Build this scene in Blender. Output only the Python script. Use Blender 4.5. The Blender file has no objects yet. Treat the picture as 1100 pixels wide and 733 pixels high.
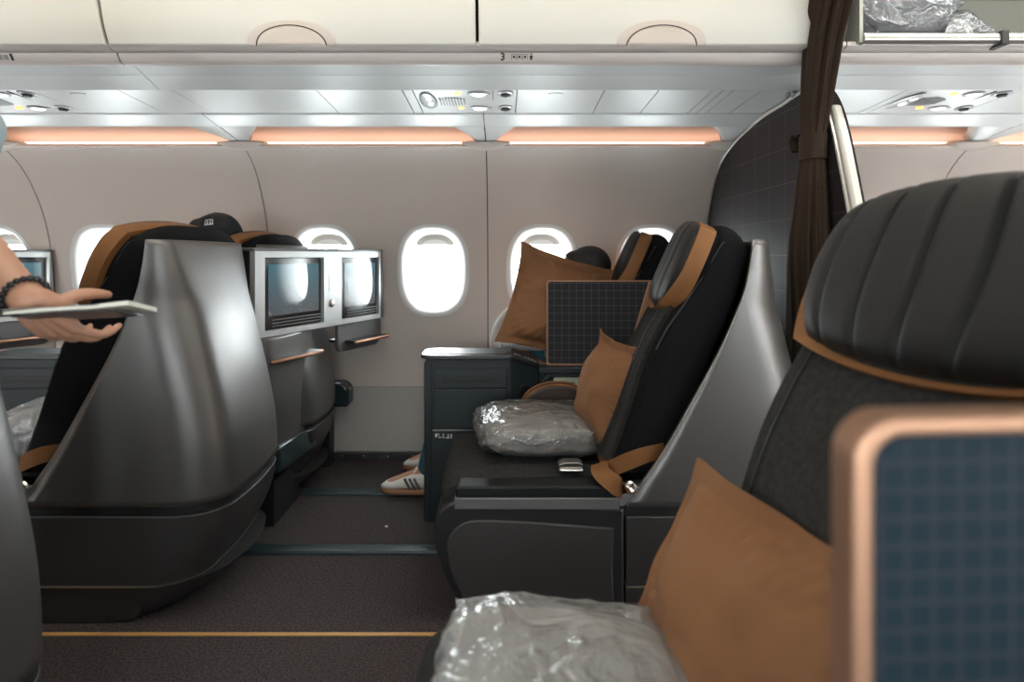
import bpy, bmesh, math, random
import numpy as np
from mathutils import Vector, Matrix, Euler, noise

random.seed(7)
SC = bpy.context.scene
COL = SC.collection
PI = math.pi

# ------------------------------------------------------------------ camera, sky, lights, exposure
F_PX = 654.0
cam_d = bpy.data.cameras.new('camera')
cam = bpy.data.objects.new('camera', cam_d); COL.objects.link(cam)
cam.location = (0, 0, 1.0); cam.rotation_euler = (PI / 2, 0, 0)
cam_d.sensor_width = 36; cam_d.lens = 36 * F_PX / 1100
cam_d.shift_x = 10 / 1100; cam_d.shift_y = -91.5 / 1100
cam_d.clip_start = 0.02
cam_d.dof.use_dof = True; cam_d.dof.focus_distance = 1.95; cam_d.dof.aperture_fstop = 2.6
SC.camera = cam

SC.view_settings.view_transform = 'Standard'
SC.view_settings.look = 'None'
SC.view_settings.gamma = 1.0
SC.view_settings.use_curve_mapping = False
SC.view_settings.exposure = 0.0

world = bpy.data.worlds.new('sky'); SC.world = world
world.use_nodes = True
bg = world.node_tree.nodes['Background']
bg.inputs[0].default_value = (0.91, 0.97, 1.0, 1); bg.inputs[1].default_value = 28.0
SC.cycles.max_bounces = 8; SC.cycles.diffuse_bounces = 4; SC.cycles.glossy_bounces = 4
SC.cycles.transparent_max_bounces = 12; SC.cycles.transmission_bounces = 4
SC.cycles.caustics_reflective = False; SC.cycles.caustics_refractive = False
SC.cycles.sample_clamp_indirect = 6.0
SC.cycles.use_denoising = True

YC = 1.37                     # centre line of the cabin
PITCH = 1.65                   # seat rows
SEAMS = [-0.073 + 1.066 * k for k in range(-3, 4)]
WINX = [-0.073 + 0.533 * (k + 0.5) for k in range(-6, 6)]

def area(name, loc, rot, sx, sy, power, col, portal=False, shape='RECTANGLE'):
    d = bpy.data.lights.new(name, 'AREA'); d.shape = shape; d.size = sx; d.size_y = sy
    d.energy = power; d.color = col
    o = bpy.data.objects.new(name, d); COL.objects.link(o); o.location = loc; o.rotation_euler = rot
    if portal: d.cycles.is_portal = True
    return o

# ceiling wash lights along the aisle (between the bins, above the frame)
CEIL_POWER = 7.0
for cx in (-2.1, -0.7, 0.7, 2.1):
    area('ceiling_wash_light', (cx, YC - 0.1, 2.06), (0, 0, 0), 1.3, 0.16, CEIL_POWER, (1.0, 0.93, 0.82))
# openings of the windows (sampling portals for the sky)
for wx in WINX:
    area('window_portal', (wx, 3.12, 0.93), (PI / 2, 0, PI), 0.27, 0.39, 1, (1, 1, 1), True)
for wx in WINX[2:10]:
    area('window_portal', (wx, 2 * YC - 3.12, 0.93), (PI / 2, 0, 0), 0.27, 0.39, 1, (1, 1, 1), True)

# ------------------------------------------------------------------ materials
def mat(name, col, rough=0.5, metal=0.0, spec=0.5, bump=None, var=None, coat=0.0, sheen=0.0, emit=None, estr=0.0):
    """bump=(kind, scale, strength, (sx,sy,sz))  var=(scale, second colour, amount)"""
    m = bpy.data.materials.new(name); m.use_nodes = True
    nt = m.node_tree; b = nt.nodes['Principled BSDF']
    b.inputs['Base Color'].default_value = (*col, 1); b.inputs['Roughness'].default_value = rough
    b.inputs['Metallic'].default_value = metal; b.inputs['Specular IOR Level'].default_value = spec
    b.inputs['Coat Weight'].default_value = coat; b.inputs['Sheen Weight'].default_value = sheen
    if emit:
        b.inputs['Emission Color'].default_value = (*emit, 1); b.inputs['Emission Strength'].default_value = estr
    tc = None
    if bump or var:
        tc = nt.nodes.new('ShaderNodeTexCoord')
    if var:
        n = nt.nodes.new('ShaderNodeTexNoise'); n.inputs['Scale'].default_value = var[0]; n.inputs['Detail'].default_value = 4
        nt.links.new(tc.outputs['Object'], n.inputs['Vector'])
        mx = nt.nodes.new('ShaderNodeMix'); mx.data_type = 'RGBA'
        mx.inputs[6].default_value = (*col, 1); mx.inputs[7].default_value = (*var[1], 1)
        mr = nt.nodes.new('ShaderNodeMapRange'); mr.inputs[1].default_value = 0.35; mr.inputs[2].default_value = 0.65
        mr.inputs[3].default_value = 0; mr.inputs[4].default_value = var[2]
        nt.links.new(n.outputs[0], mr.inputs[0]); nt.links.new(mr.outputs[0], mx.inputs[0])
        nt.links.new(mx.outputs[2], b.inputs['Base Color'])
    if bump:
        mp = nt.nodes.new('ShaderNodeMapping'); mp.inputs['Scale'].default_value = bump[3] if len(bump) > 3 else (1, 1, 1)
        nt.links.new(tc.outputs['Object'], mp.inputs[0])
        if bump[0] == 'noise':
            t = nt.nodes.new('ShaderNodeTexNoise'); t.inputs['Scale'].default_value = bump[1]; t.inputs['Detail'].default_value = 3
        elif bump[0] == 'voronoi':
            t = nt.nodes.new('ShaderNodeTexVoronoi'); t.inputs['Scale'].default_value = bump[1]
        else:
            t = nt.nodes.new('ShaderNodeTexWave'); t.inputs['Scale'].default_value = bump[1]; t.inputs['Distortion'].default_value = 3
        nt.links.new(mp.outputs[0], t.inputs['Vector'])
        bp = nt.nodes.new('ShaderNodeBump'); bp.inputs['Strength'].default_value = bump[2]; bp.inputs['Distance'].default_value = 0.004
        nt.links.new(t.outputs[0], bp.inputs['Height']); nt.links.new(bp.outputs[0], b.inputs['Normal'])
    return m

def grid_mat(name, col, line, spacing, width, axes, rough=0.6, fade=1.0):
    """cloth with a woven grid of thin lines; axes: two object axes, 0..2"""
    m = mat(name, col, rough, spec=0.12)
    nt = m.node_tree; b = nt.nodes['Principled BSDF']
    tc = nt.nodes.new('ShaderNodeTexCoord'); sp = nt.nodes.new('ShaderNodeSeparateXYZ')
    nt.links.new(tc.outputs['Object'], sp.inputs[0])
    outs = []
    for a in axes:
        d = nt.nodes.new('ShaderNodeMath'); d.operation = 'DIVIDE'; d.inputs[1].default_value = spacing
        nt.links.new(sp.outputs[a], d.inputs[0])
        fr = nt.nodes.new('ShaderNodeMath'); fr.operation = 'FRACT'; nt.links.new(d.outputs[0], fr.inputs[0])
        lt = nt.nodes.new('ShaderNodeMath'); lt.operation = 'LESS_THAN'; lt.inputs[1].default_value = width / spacing
        nt.links.new(fr.outputs[0], lt.inputs[0]); outs.append(lt)
    mx = nt.nodes.new('ShaderNodeMath'); mx.operation = 'MAXIMUM'
    nt.links.new(outs[0].outputs[0], mx.inputs[0]); nt.links.new(outs[1].outputs[0], mx.inputs[1])
    ml = nt.nodes.new('ShaderNodeMath'); ml.operation = 'MULTIPLY'; ml.inputs[1].default_value = fade
    nt.links.new(mx.outputs[0], ml.inputs[0])
    cm = nt.nodes.new('ShaderNodeMix'); cm.data_type = 'RGBA'
    cm.inputs[6].default_value = (*col, 1); cm.inputs[7].default_value = (*line, 1)
    nt.links.new(ml.outputs[0], cm.inputs[0]); nt.links.new(cm.outputs[2], b.inputs['Base Color'])
    return m

M = {}
M['shell'] = mat('satin grey shell', (0.180, 0.174, 0.170), 0.40, 0.75, bump=('noise', 900, 0.03))
M['lower'] = mat('shade darkened satin grey', (0.055, 0.052, 0.052), 0.45, 0.4)  # the shell's own grey, darkened to hold the shade near the floor
M['inner'] = mat('black plastic', (0.012, 0.012, 0.013), 0.55)
M['edge'] = mat('brushed edge trim', (0.62, 0.60, 0.57), 0.3, 0.9)
M['base'] = mat('black base moulding', (0.016, 0.016, 0.018), 0.45)
M['panel'] = mat('dark grey side panel', (0.050, 0.047, 0.047), 0.5, 0.2, bump=('noise', 700, 0.05))
M['blackfab'] = mat('black seat fabric', (0.007, 0.007, 0.008), 0.9, spec=0.15, bump=('noise', 600, 0.25))
M['charfab'] = mat('charcoal woven fabric', (0.026, 0.025, 0.023), 0.95, spec=0.15, bump=('noise', 260, 0.5, (1, 6, 1)), var=(90, (0.042, 0.040, 0.038), 1))
M['leather'] = mat('black leather', (0.009, 0.0085, 0.0085), 0.5, spec=0.3, bump=('voronoi', 500, 0.08))
M['tanleather'] = mat('tan leather', (0.22, 0.095, 0.032), 0.55, spec=0.3, bump=('noise', 300, 0.1))
M['tanfab'] = mat('tan pillow cotton', (0.225, 0.106, 0.050), 0.8, spec=0.2, bump=('noise', 35, 0.35, (1, 1, 1)))
M['strap'] = mat('tan webbing', (0.19, 0.085, 0.03), 0.7, spec=0.2, bump=('wave', 300, 0.2))
M['chrome'] = mat('polished steel', (0.72, 0.70, 0.66), 0.22, 1.0)
M['bronze'] = mat('rose bronze trim', (0.40, 0.225, 0.145), 0.5, 0.8)
M['console'] = mat('dark teal console plastic', (0.013, 0.021, 0.024), 0.45, bump=('noise', 700, 0.06))
M['consoletop'] = mat('satin console top', (0.10, 0.11, 0.115), 0.25, 0.5)
M['bin'] = mat('cream bin plastic', (0.69, 0.665, 0.60), 0.5)
M['binlatch'] = mat('pale latch plastic', (0.60, 0.52, 0.46), 0.45)
M['rail'] = mat('taupe rail plastic', (0.60, 0.54, 0.50), 0.45)
M['psu'] = mat('silver grey service panel', (0.67, 0.675, 0.66), 0.38, 0.15)
M['cove'] = mat('cove lining', (0.78, 0.66, 0.58), 0.6)
M['wall'] = mat('warm grey wall lining', (0.63, 0.55, 0.495), 0.55, bump=('noise', 500, 0.05))
M['dado'] = mat('grey dado lining', (0.50, 0.475, 0.45), 0.7, bump=('noise', 400, 0.25), var=(350, (0.38, 0.36, 0.34), 1))
M['gasket'] = mat('dark gasket', (0.03, 0.028, 0.027), 0.7)
M['winframe'] = mat('white window surround', (0.80, 0.79, 0.77), 0.5)
M['shade'] = mat('pale window blind', (0.55, 0.50, 0.46), 0.5)
M['carpet'] = mat('dark brown carpet', (0.040, 0.033, 0.0335), 0.95, spec=0.1, bump=('voronoi', 130, 1.0, (1, 1.6, 1)), var=(170, (0.100, 0.083, 0.084), 1))
M['track'] = mat('dark teal seat track cover', (0.020, 0.035, 0.042), 0.4)
M['glowstrip'] = mat('amber floor path strip', (0.55, 0.30, 0.10), 0.5)
M['plate'] = mat('dark kick plate', (0.03, 0.03, 0.032), 0.5)
M['divider'] = grid_mat('grid woven divider cloth', (0.030, 0.030, 0.034), (0.085, 0.08, 0.085), 0.0292, 0.0022, (0, 2))
M['dividerteal'] = grid_mat('grid woven divider cloth blue', (0.0055, 0.0145, 0.021), (0.021, 0.0235, 0.028), 0.0156, 0.0026, (0, 2))
M['partition'] = grid_mat('grid woven partition cloth', (0.026, 0.021, 0.022), (0.085, 0.065, 0.058), 0.125, 0.0025, (1, 2))
M['curtain'] = mat('brown curtain cloth', (0.026, 0.016, 0.010), 0.9, spec=0.2, bump=('noise', 500, 0.3, (1, 1, 0.2)), var=(260, (0.042, 0.027, 0.017), 1))
M['bezel'] = mat('black screen bezel', (0.010, 0.011, 0.013), 0.12)
M['housing'] = mat('silver monitor housing', (0.62, 0.63, 0.63), 0.38, 0.5)
M['greyplate'] = mat('mid grey plate', (0.14, 0.14, 0.14), 0.5, 0.3)
M['foot'] = mat('glossy teal black footrest', (0.02, 0.035, 0.04), 0.2)
M['white'] = mat('white print', (0.80, 0.80, 0.78), 0.6)
M['print'] = mat('black print', (0.02, 0.018, 0.017), 0.6)
M['pipe'] = mat('dark piping', (0.03, 0.03, 0.031), 0.6)
M['armpad'] = mat('black arm pad', (0.010, 0.011, 0.012), 0.5, spec=0.3)
M['vent'] = mat('grey vent metal', (0.30, 0.30, 0.31), 0.35, 0.5)
M['lens'] = mat('clear lamp lens', (0.85, 0.85, 0.85), 0.08, emit=(1, 0.98, 0.95), estr=1.2)
M['amber'] = mat('lit amber sign', (0.8, 0.3, 0.03), 0.4, emit=(1, 0.30, 0.03), estr=4.0)
M['amberdim'] = mat('pale amber sign', (0.8, 0.45, 0.15), 0.4, emit=(1, 0.55, 0.18), estr=1.6)
M['led'] = mat('warm strip light', (1, 0.6, 0.35), 0.5, emit=(1.0, 0.60, 0.42), estr=4.0)
M['blanket'] = mat('grey blanket', (0.26, 0.23, 0.21), 0.95, bump=('noise', 120, 0.6), var=(30, (0.33, 0.30, 0.28), 0.8))
M['blanketlt'] = mat('beige grey blanket', (0.40, 0.35, 0.30), 0.95, bump=('noise', 120, 0.6), var=(30, (0.30, 0.26, 0.23), 0.8))
M['blanketdk'] = mat('dark grey blanket', (0.13, 0.13, 0.14), 0.95, bump=('noise', 120, 0.6))
M['skin'] = mat('skin', (0.50, 0.26, 0.17), 0.5, bump=('noise', 120, 0.1))
M['hair'] = mat('black hair', (0.010, 0.009, 0.009), 0.55, bump=('noise', 90, 0.6, (1, 1, 6)))
M['jeans'] = mat('blue denim', (0.035, 0.12, 0.17), 0.9, bump=('noise', 400, 0.4))
M['darkcloth'] = mat('charcoal cloth', (0.03, 0.03, 0.033), 0.9, bump=('noise', 300, 0.3))
M['paleblue'] = mat('pale blue shirt cotton', (0.42, 0.52, 0.56), 0.85, bump=('noise', 300, 0.2))
M['greycloth'] = mat('grey marl cotton', (0.30, 0.29, 0.285), 0.9, bump=('noise', 300, 0.3))
M['shoe'] = mat('white suede', (0.72, 0.70, 0.66), 0.7, bump=('noise', 300, 0.15))
M['gum'] = mat('gum rubber sole', (0.34, 0.16, 0.08), 0.6)
M['stripe'] = mat('plum leather stripe', (0.12, 0.085, 0.09), 0.6)
M['capcloth'] = mat('navy black cap cotton', (0.012, 0.016, 0.019), 0.85, bump=('noise', 300, 0.3))
M['red'] = mat('red tab', (0.6, 0.08, 0.06), 0.6)
M['bead'] = mat('black bead', (0.012, 0.012, 0.014), 0.2)
M['paper'] = mat('cream paper', (0.78, 0.74, 0.64), 0.6)
M['cover'] = grid_mat('dark printed cover', (0.06, 0.06, 0.065), (0.30, 0.29, 0.28), 0.018, 0.003, (0, 0), 0.35)
M['bagcloth'] = mat('light grey backpack cloth', (0.42, 0.40, 0.385), 0.8, bump=('noise', 250, 0.3))
M['bagmesh'] = grid_mat('white and grey mesh', (0.14, 0.15, 0.16), (0.75, 0.77, 0.78), 0.010, 0.004, (0, 2))
M['eye'] = mat('eye white', (0.75, 0.74, 0.72), 0.2)
M['bagint'] = mat('open bin lining', (0.42, 0.41, 0.35), 0.6)

def film(name, milk, rough):
    m = bpy.data.materials.new(name); m.use_nodes = True; nt = m.node_tree
    for n in list(nt.nodes):
        if n.type != 'OUTPUT_MATERIAL': nt.nodes.remove(n)
    out = nt.nodes['Material Output']
    tr = nt.nodes.new('ShaderNodeBsdfTransparent'); tr.inputs[0].default_value = (0.93, 0.94, 0.94, 1)
    gl = nt.nodes.new('ShaderNodeBsdfGlossy'); gl.inputs['Roughness'].default_value = rough; gl.inputs[0].default_value = (1, 1, 1, 1)
    df = nt.nodes.new('ShaderNodeBsdfDiffuse'); df.inputs[0].default_value = (0.66, 0.68, 0.68, 1)
    tc = nt.nodes.new('ShaderNodeTexCoord'); no = nt.nodes.new('ShaderNodeTexNoise')
    no.inputs['Scale'].default_value = 9; no.inputs['Detail'].default_value = 5; no.inputs['Distortion'].default_value = 1.6
    nt.links.new(tc.outputs['Object'], no.inputs['Vector'])
    bp = nt.nodes.new('ShaderNodeBump'); bp.inputs['Strength'].default_value = 0.8; bp.inputs['Distance'].default_value = 0.02
    nt.links.new(no.outputs[0], bp.inputs['Height'])
    for n in (gl, df): nt.links.new(bp.outputs[0], n.inputs['Normal'])
    fr = nt.nodes.new('ShaderNodeFresnel'); fr.inputs[0].default_value = 1.5; nt.links.new(bp.outputs[0], fr.inputs['Normal'])
    m1 = nt.nodes.new('ShaderNodeMixShader'); m1.inputs[0].default_value = milk
    nt.links.new(tr.outputs[0], m1.inputs[1]); nt.links.new(df.outputs[0], m1.inputs[2])
    ad = nt.nodes.new('ShaderNodeMath'); ad.operation = 'ADD'; ad.inputs[1].default_value = 0.04; nt.links.new(fr.outputs[0], ad.inputs[0])
    m2 = nt.nodes.new('ShaderNodeMixShader'); nt.links.new(ad.outputs[0], m2.inputs[0])
    nt.links.new(m1.outputs[0], m2.inputs[1]); nt.links.new(gl.outputs[0], m2.inputs[2])
    nt.links.new(m2.outputs[0], out.inputs[0])
    return m
M['film'] = film('clear plastic film', 0.10, 0.14)
M['filmmilk'] = film('cloudy plastic film', 0.32, 0.2)

def pane_mat():
    m = bpy.data.materials.new('window acrylic'); m.use_nodes = True; nt = m.node_tree
    for n in list(nt.nodes):
        if n.type != 'OUTPUT_MATERIAL': nt.nodes.remove(n)
    tr = nt.nodes.new('ShaderNodeBsdfTransparent'); tr.inputs[0].default_value = (0.97, 0.98, 0.98, 1)
    gl = nt.nodes.new('ShaderNodeBsdfGlossy'); gl.inputs['Roughness'].default_value = 0.03
    mx = nt.nodes.new('ShaderNodeMixShader'); mx.inputs[0].default_value = 0.05
    nt.links.new(tr.outputs[0], mx.inputs[1]); nt.links.new(gl.outputs[0], mx.inputs[2])
    nt.links.new(mx.outputs[0], nt.nodes['Material Output'].inputs[0])
    return m
M['pane'] = pane_mat()

def display_mat():
    m = mat('lit display', (0.012, 0.02, 0.024), 0.03, spec=1.0)
    nt = m.node_tree; b = nt.nodes['Principled BSDF']
    tc = nt.nodes.new('ShaderNodeTexCoord'); sp = nt.nodes.new('ShaderNodeSeparateXYZ')
    nt.links.new(tc.outputs['Generated'], sp.inputs[0])
    vo = nt.nodes.new('ShaderNodeTexVoronoi'); vo.inputs['Scale'].default_value = 26
    nt.links.new(tc.outputs['Generated'], vo.inputs['Vector'])
    lt = nt.nodes.new('ShaderNodeMath'); lt.operation = 'LESS_THAN'; lt.inputs[1].default_value = 0.16; nt.links.new(vo.outputs['Distance'], lt.inputs[0])
    lo = nt.nodes.new('ShaderNodeMapRange'); lo.inputs[1].default_value = 0.50; lo.inputs[2].default_value = 0.05
    nt.links.new(sp.outputs[2], lo.inputs[0])
    mu = nt.nodes.new('ShaderNodeMath'); mu.operation = 'MULTIPLY'; nt.links.new(lt.outputs[0], mu.inputs[0]); nt.links.new(lo.outputs[0], mu.inputs[1])
    rp = nt.nodes.new('ShaderNodeValToRGB')
    rp.color_ramp.elements[0].position = 0.0; rp.color_ramp.elements[0].color = (0.085, 0.085, 0.09, 1)
    rp.color_ramp.elements[1].position = 1.0; rp.color_ramp.elements[1].color = (0.06, 0.16, 0.20, 1)
    nt.links.new(sp.outputs[2], rp.inputs[0])
    mx = nt.nodes.new('ShaderNodeMix'); mx.data_type = 'RGBA'; mx.inputs[7].default_value = (0.35, 0.55, 0.6, 1)
    nt.links.new(mu.outputs[0], mx.inputs[0]); nt.links.new(rp.outputs[0], mx.inputs[6])
    nt.links.new(mx.outputs[2], b.inputs['Emission Color']); b.inputs['Emission Strength'].default_value = 0.9
    return m
M['display'] = display_mat()

# ------------------------------------------------------------------ mesh helpers
class MB:
    """collects vertices and faces of ONE mesh"""
    def __init__(s): s.v = []; s.f = []; s.mi = []
    def add(s, vs, fs, mi=0):
        o = len(s.v); s.v += [tuple(p) for p in vs]; s.f += [tuple(i + o for i in f) for f in fs]; s.mi += [mi] * len(fs); return s
    def box(s, lo, hi, mi=0):
        (a, b, c), (d, e, f) = lo, hi
        return s.add([(a,b,c),(d,b,c),(d,e,c),(a,e,c),(a,b,f),(d,b,f),(d,e,f),(a,e,f)],
                     [(0,3,2,1),(4,5,6,7),(0,1,5,4),(1,2,6,5),(2,3,7,6),(3,0,4,7)], mi)
    def prism(s, poly, axis, lo, hi, mi=0):
        """poly in the two other axes (in x,y,z order), extruded along axis lo..hi"""
        def pt(p, t):
            if axis == 0: return (t, p[0], p[1])
            if axis == 1: return (p[0], t, p[1])
            return (p[0], p[1], t)
        n = len(poly); vs = [pt(p, lo) for p in poly] + [pt(p, hi) for p in poly]
        fs = [tuple(range(n))[::-1], tuple(range(n, 2 * n))] + [(i, (i+1) % n, n + (i+1) % n, n + i) for i in range(n)]
        return s.add(vs, fs, mi)
    def loft(s, rings, closed=True, caps=True, mi=0):
        n = len(rings[0]); vs = [p for r in rings for p in r]; fs = []
        for k in range(len(rings) - 1):
            for i in range(n if closed else n - 1):
                j = (i + 1) % n
                fs.append((k*n+i, k*n+j, (k+1)*n+j, (k+1)*n+i))
        if caps and closed:
            fs.append(tuple(range(n))[::-1]); fs.append(tuple((len(rings)-1)*n + i for i in range(n)))
        return s.add(vs, fs, mi)
    def tube(s, path, r, n=10, mi=0, round_ends=True, flat=None):
        P = [Vector(p) for p in path]; R = r if hasattr(r, '__len__') else [r] * len(P)
        rings = []; up = Vector((0, 0, 1)); prev = None
        for i, p in enumerate(P):
            t = (P[min(i+1, len(P)-1)] - P[max(i-1, 0)]).normalized()
            if prev is None:
                a = t.cross(up);  a = a if a.length > 1e-3 else t.cross(Vector((1, 0, 0)))
            else:
                a = prev - t * prev.dot(t)
            a.normalize(); b = t.cross(a).normalized(); prev = a
            def ring(c, rr): return [tuple(c + (a * math.cos(2*PI*k/n) + b * math.sin(2*PI*k/n)) * rr) for k in range(n)]
            if round_ends and i == 0:
                for q in (80, 55, 28): rings.append(ring(p - t * R[0] * math.sin(math.radians(q)), R[0] * math.cos(math.radians(q))))
            rings.append(ring(p, R[i]))
            if round_ends and i == len(P) - 1:
                for q in (28, 55, 80): rings.append(ring(p + t * R[i] * math.sin(math.radians(q)), R[i] * math.cos(math.radians(q))))
        return s.loft(rings, mi=mi)
    def ribbon(s, path, width_dir, w, t, mi=0):
        """flat strap: rectangular section, w along width_dir, t thick"""
        P = [Vector(p) for p in path]; rings = []
        for i, p in enumerate(P):
            d = (P[min(i+1, len(P)-1)] - P[max(i-1, 0)]).normalized()
            wd = Vector(width_dir(i) if callable(width_dir) else width_dir); wd = (wd - d * wd.dot(d)).normalized(); nn = d.cross(wd)
            rings.append([tuple(p + wd*w/2 + nn*t/2), tuple(p - wd*w/2 + nn*t/2), tuple(p - wd*w/2 - nn*t/2), tuple(p + wd*w/2 - nn*t/2)])
        return s.loft(rings, mi=mi)
    def ellipsoid(s, c, r, nu=20, nv=12, rot=None, mi=0):
        c = Vector(c); rings = []
        for j in range(1, nv):
            ph = -PI/2 + PI * j / nv
            ring = []
            for i in range(nu):
                th = 2*PI*i/nu
                p = Vector((r[0]*math.cos(ph)*math.cos(th), r[1]*math.cos(ph)*math.sin(th), r[2]*math.sin(ph)))
                if rot: p = rot @ p
                ring.append(tuple(c + p))
            rings.append(ring)
        return s.loft(rings, mi=mi)
    def disc_lathe(s, c, axis, prof, n=24, mi=0):
        """prof: (radius, height) along axis"""
        c = Vector(c); ax = Vector(axis).normalized(); a = ax.orthogonal().normalized(); b = ax.cross(a)
        rings = [[tuple(c + ax*h + (a*math.cos(2*PI*k/n) + b*math.sin(2*PI*k/n))*max(r, 1e-5)) for k in range(n)] for r, h in prof]
        return s.loft(rings, mi=mi)
    def build(s, name, mats, parent=None, loc=None, smooth=35, bevel=0, seg=2, sub=0, solid=None, remesh=0, smoothit=0):
        me = bpy.data.meshes.new(name); me.from_pydata(s.v, [], s.f); me.update()
        bm = bmesh.new(); bm.from_mesh(me)
        bmesh.ops.recalc_face_normals(bm, faces=bm.faces[:]); bm.to_mesh(me); bm.free()
        mats = mats if isinstance(mats, (list, tuple)) else [mats]
        for m in mats: me.materials.append(m)
        if len(s.mi) == len(me.polygons):
            for p, k in zip(me.polygons, s.mi): p.material_index = k
        me.shade_smooth()
        if smooth and not remesh: me.set_sharp_from_angle(angle=math.radians(smooth))
        o = bpy.data.objects.new(name, me); COL.objects.link(o)
        if loc: o.location = loc
        if parent is not None: o.parent = parent
        if solid:
            q = o.modifiers.new('thickness', 'SOLIDIFY'); q.thickness = solid[0]; q.offset = solid[1]; q.use_quality_normals = True
            if len(solid) > 2: q.material_offset = solid[2]; q.material_offset_rim = solid[3]
        if remesh:
            q = o.modifiers.new('join', 'REMESH'); q.mode = 'VOXEL'; q.voxel_size = remesh; q.use_smooth_shade = True
            if smoothit:
                q = o.modifiers.new('smooth', 'SMOOTH'); q.factor = 0.5; q.iterations = smoothit
        if sub:
            q = o.modifiers.new('round', 'SUBSURF'); q.levels = sub; q.render_levels = sub
        if bevel:
            q = o.modifiers.new('bevel', 'BEVEL'); q.width = bevel; q.segments = seg; q.limit_method = 'ANGLE'; q.angle_limit = math.radians(40)
        return o

def thing(name, label, cat, loc=(0, 0, 0), group=None, rot=(0, 0, 0)):
    o = bpy.data.objects.new(name, None); COL.objects.link(o); o.location = loc; o.rotation_euler = rot
    o.empty_display_size = 0.05
    o['label'] = label; o['category'] = cat
    if group: o['group'] = group
    return o

def tag(o, label, cat, group=None):
    o['label'] = label; o['category'] = cat
    if group: o['group'] = group
    return o

def struct(o): o['kind'] = 'structure'; return o

def copy_tree(o, loc=None, label=None, skip=(), parent=None, top=True):
    c = o.copy(); COL.objects.link(c)
    if parent is not None: c.parent = parent
    if loc is not None: c.location = loc
    if label: c['label'] = label
    for ch in list(o.children):
        if any(ch.name.split('.')[0] == k for k in skip): continue
        copy_tree(ch, parent=c, skip=skip, top=False)
    return c

def P(px, py, y):
    return Vector(((px - 540) / F_PX * y, y, 1 - (py - 275) / F_PX * y))

def rrect(x0, x1, z0, z1, r, n=6):
    r4 = r if hasattr(r, '__len__') else [r] * 4      # order: x1z0? -> corners (x0,z0),(x1,z0),(x1,z1),(x0,z1)
    out = []
    for (cx, cz, sx, sz, a0, rr) in ((x0, z0, 1, 1, 180, r4[0]), (x1, z0, -1, 1, 270, r4[1]), (x1, z1, -1, -1, 0, r4[2]), (x0, z1, 1, -1, 90, r4[3])):
        for k in range(n + 1):
            a = math.radians(a0 + 90 * k / n)
            out.append((cx + sx * rr + rr * math.cos(a), cz + sz * rr + rr * math.sin(a)))
    return out

def smooth_curve(pts, n=8, closed=False):
    """Catmull-Rom through 2-D or 3-D points"""
    Q = [np.array(p, float) for p in pts]; out = []; m = len(Q)
    for i in range(m if closed else m - 1):
        p0 = Q[(i-1) % m] if (closed or i > 0) else 2*Q[0] - Q[1]
        p1 = Q[i]; p2 = Q[(i+1) % m]
        p3 = Q[(i+2) % m] if (closed or i + 2 < m) else 2*Q[-1] - Q[-2]
        for k in range(n):
            t = k / n
            out.append(tuple(0.5*((2*p1) + (-p0+p2)*t + (2*p0-5*p1+4*p2-p3)*t*t + (-p0+3*p1-3*p2+p3)*t**3)))
    if not closed: out.append(tuple(Q[-1]))
    return out

def interp(pts, z):
    zs = [p[0] for p in pts]; return float(np.interp(z, zs, [p[1] for p in pts]))

def sinterp(pts, n=10):
    """returns a function z -> value, smoothed through pts (z ascending)"""
    c = smooth_curve(pts, n); zs = [p[0] for p in c]; vs = [p[1] for p in c]
    return lambda z: float(np.interp(z, zs, vs))

def text_mesh(name, s, size, mat_, parent=None, loc=(0, 0, 0), rot=(PI/2, 0, 0), bold=0.0):
    cu = bpy.data.curves.new(name, 'FONT'); cu.body = s; cu.size = size; cu.extrude = 0.0004; cu.offset = bold
    cu.align_x = 'CENTER'; cu.align_y = 'CENTER'; cu.resolution_u = 4
    t = bpy.data.objects.new(name + '_tmp', cu); COL.objects.link(t)
    bpy.context.view_layer.update()
    me = bpy.data.meshes.new_from_object(t.evaluated_get(bpy.context.evaluated_depsgraph_get()))
    bpy.data.objects.remove(t); bpy.data.curves.remove(cu)
    me.materials.clear(); me.materials.append(mat_)
    o = bpy.data.objects.new(name, me); COL.objects.link(o); o.location = loc; o.rotation_euler = rot
    if parent is not None: o.parent = parent
    return o

def fbm(p, s, oct=3):
    return noise.fractal(Vector(p) * s, 1.0, 2.0, oct)

# ================================================================== THE SETTING
X0, X1 = -3.35, 3.45
# ---- floor
b = MB(); b.box((X0, -0.30, -0.05), (X1, 3.02, 0.0)); fl = struct(b.build('floor', M['carpet']))
for k, (ty, w, h) in enumerate(((2.565, 0.062, 0.012), (2.062, 0.055, 0.012))):
    b = MB(); b.prism(rrect(ty - w/2, ty + w/2, -0.01, h, 0.008, 3), 0, X0, X1)
    b.box((X0, ty - w/2 + 0.018, h), (X1, ty - w/2 + 0.021, h + 0.0012)); b.box((X0, ty + w/2 - 0.021, h), (X1, ty + w/2 - 0.018, h + 0.0012))
    struct(b.build('trim_%d' % (k + 1), M['track'], bevel=0.001))
b = MB(); b.box((X0, 1.600, -0.005), (X1, 1.613, 0.0025)); struct(b.build('trim_3', M['glowstrip']))

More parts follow.
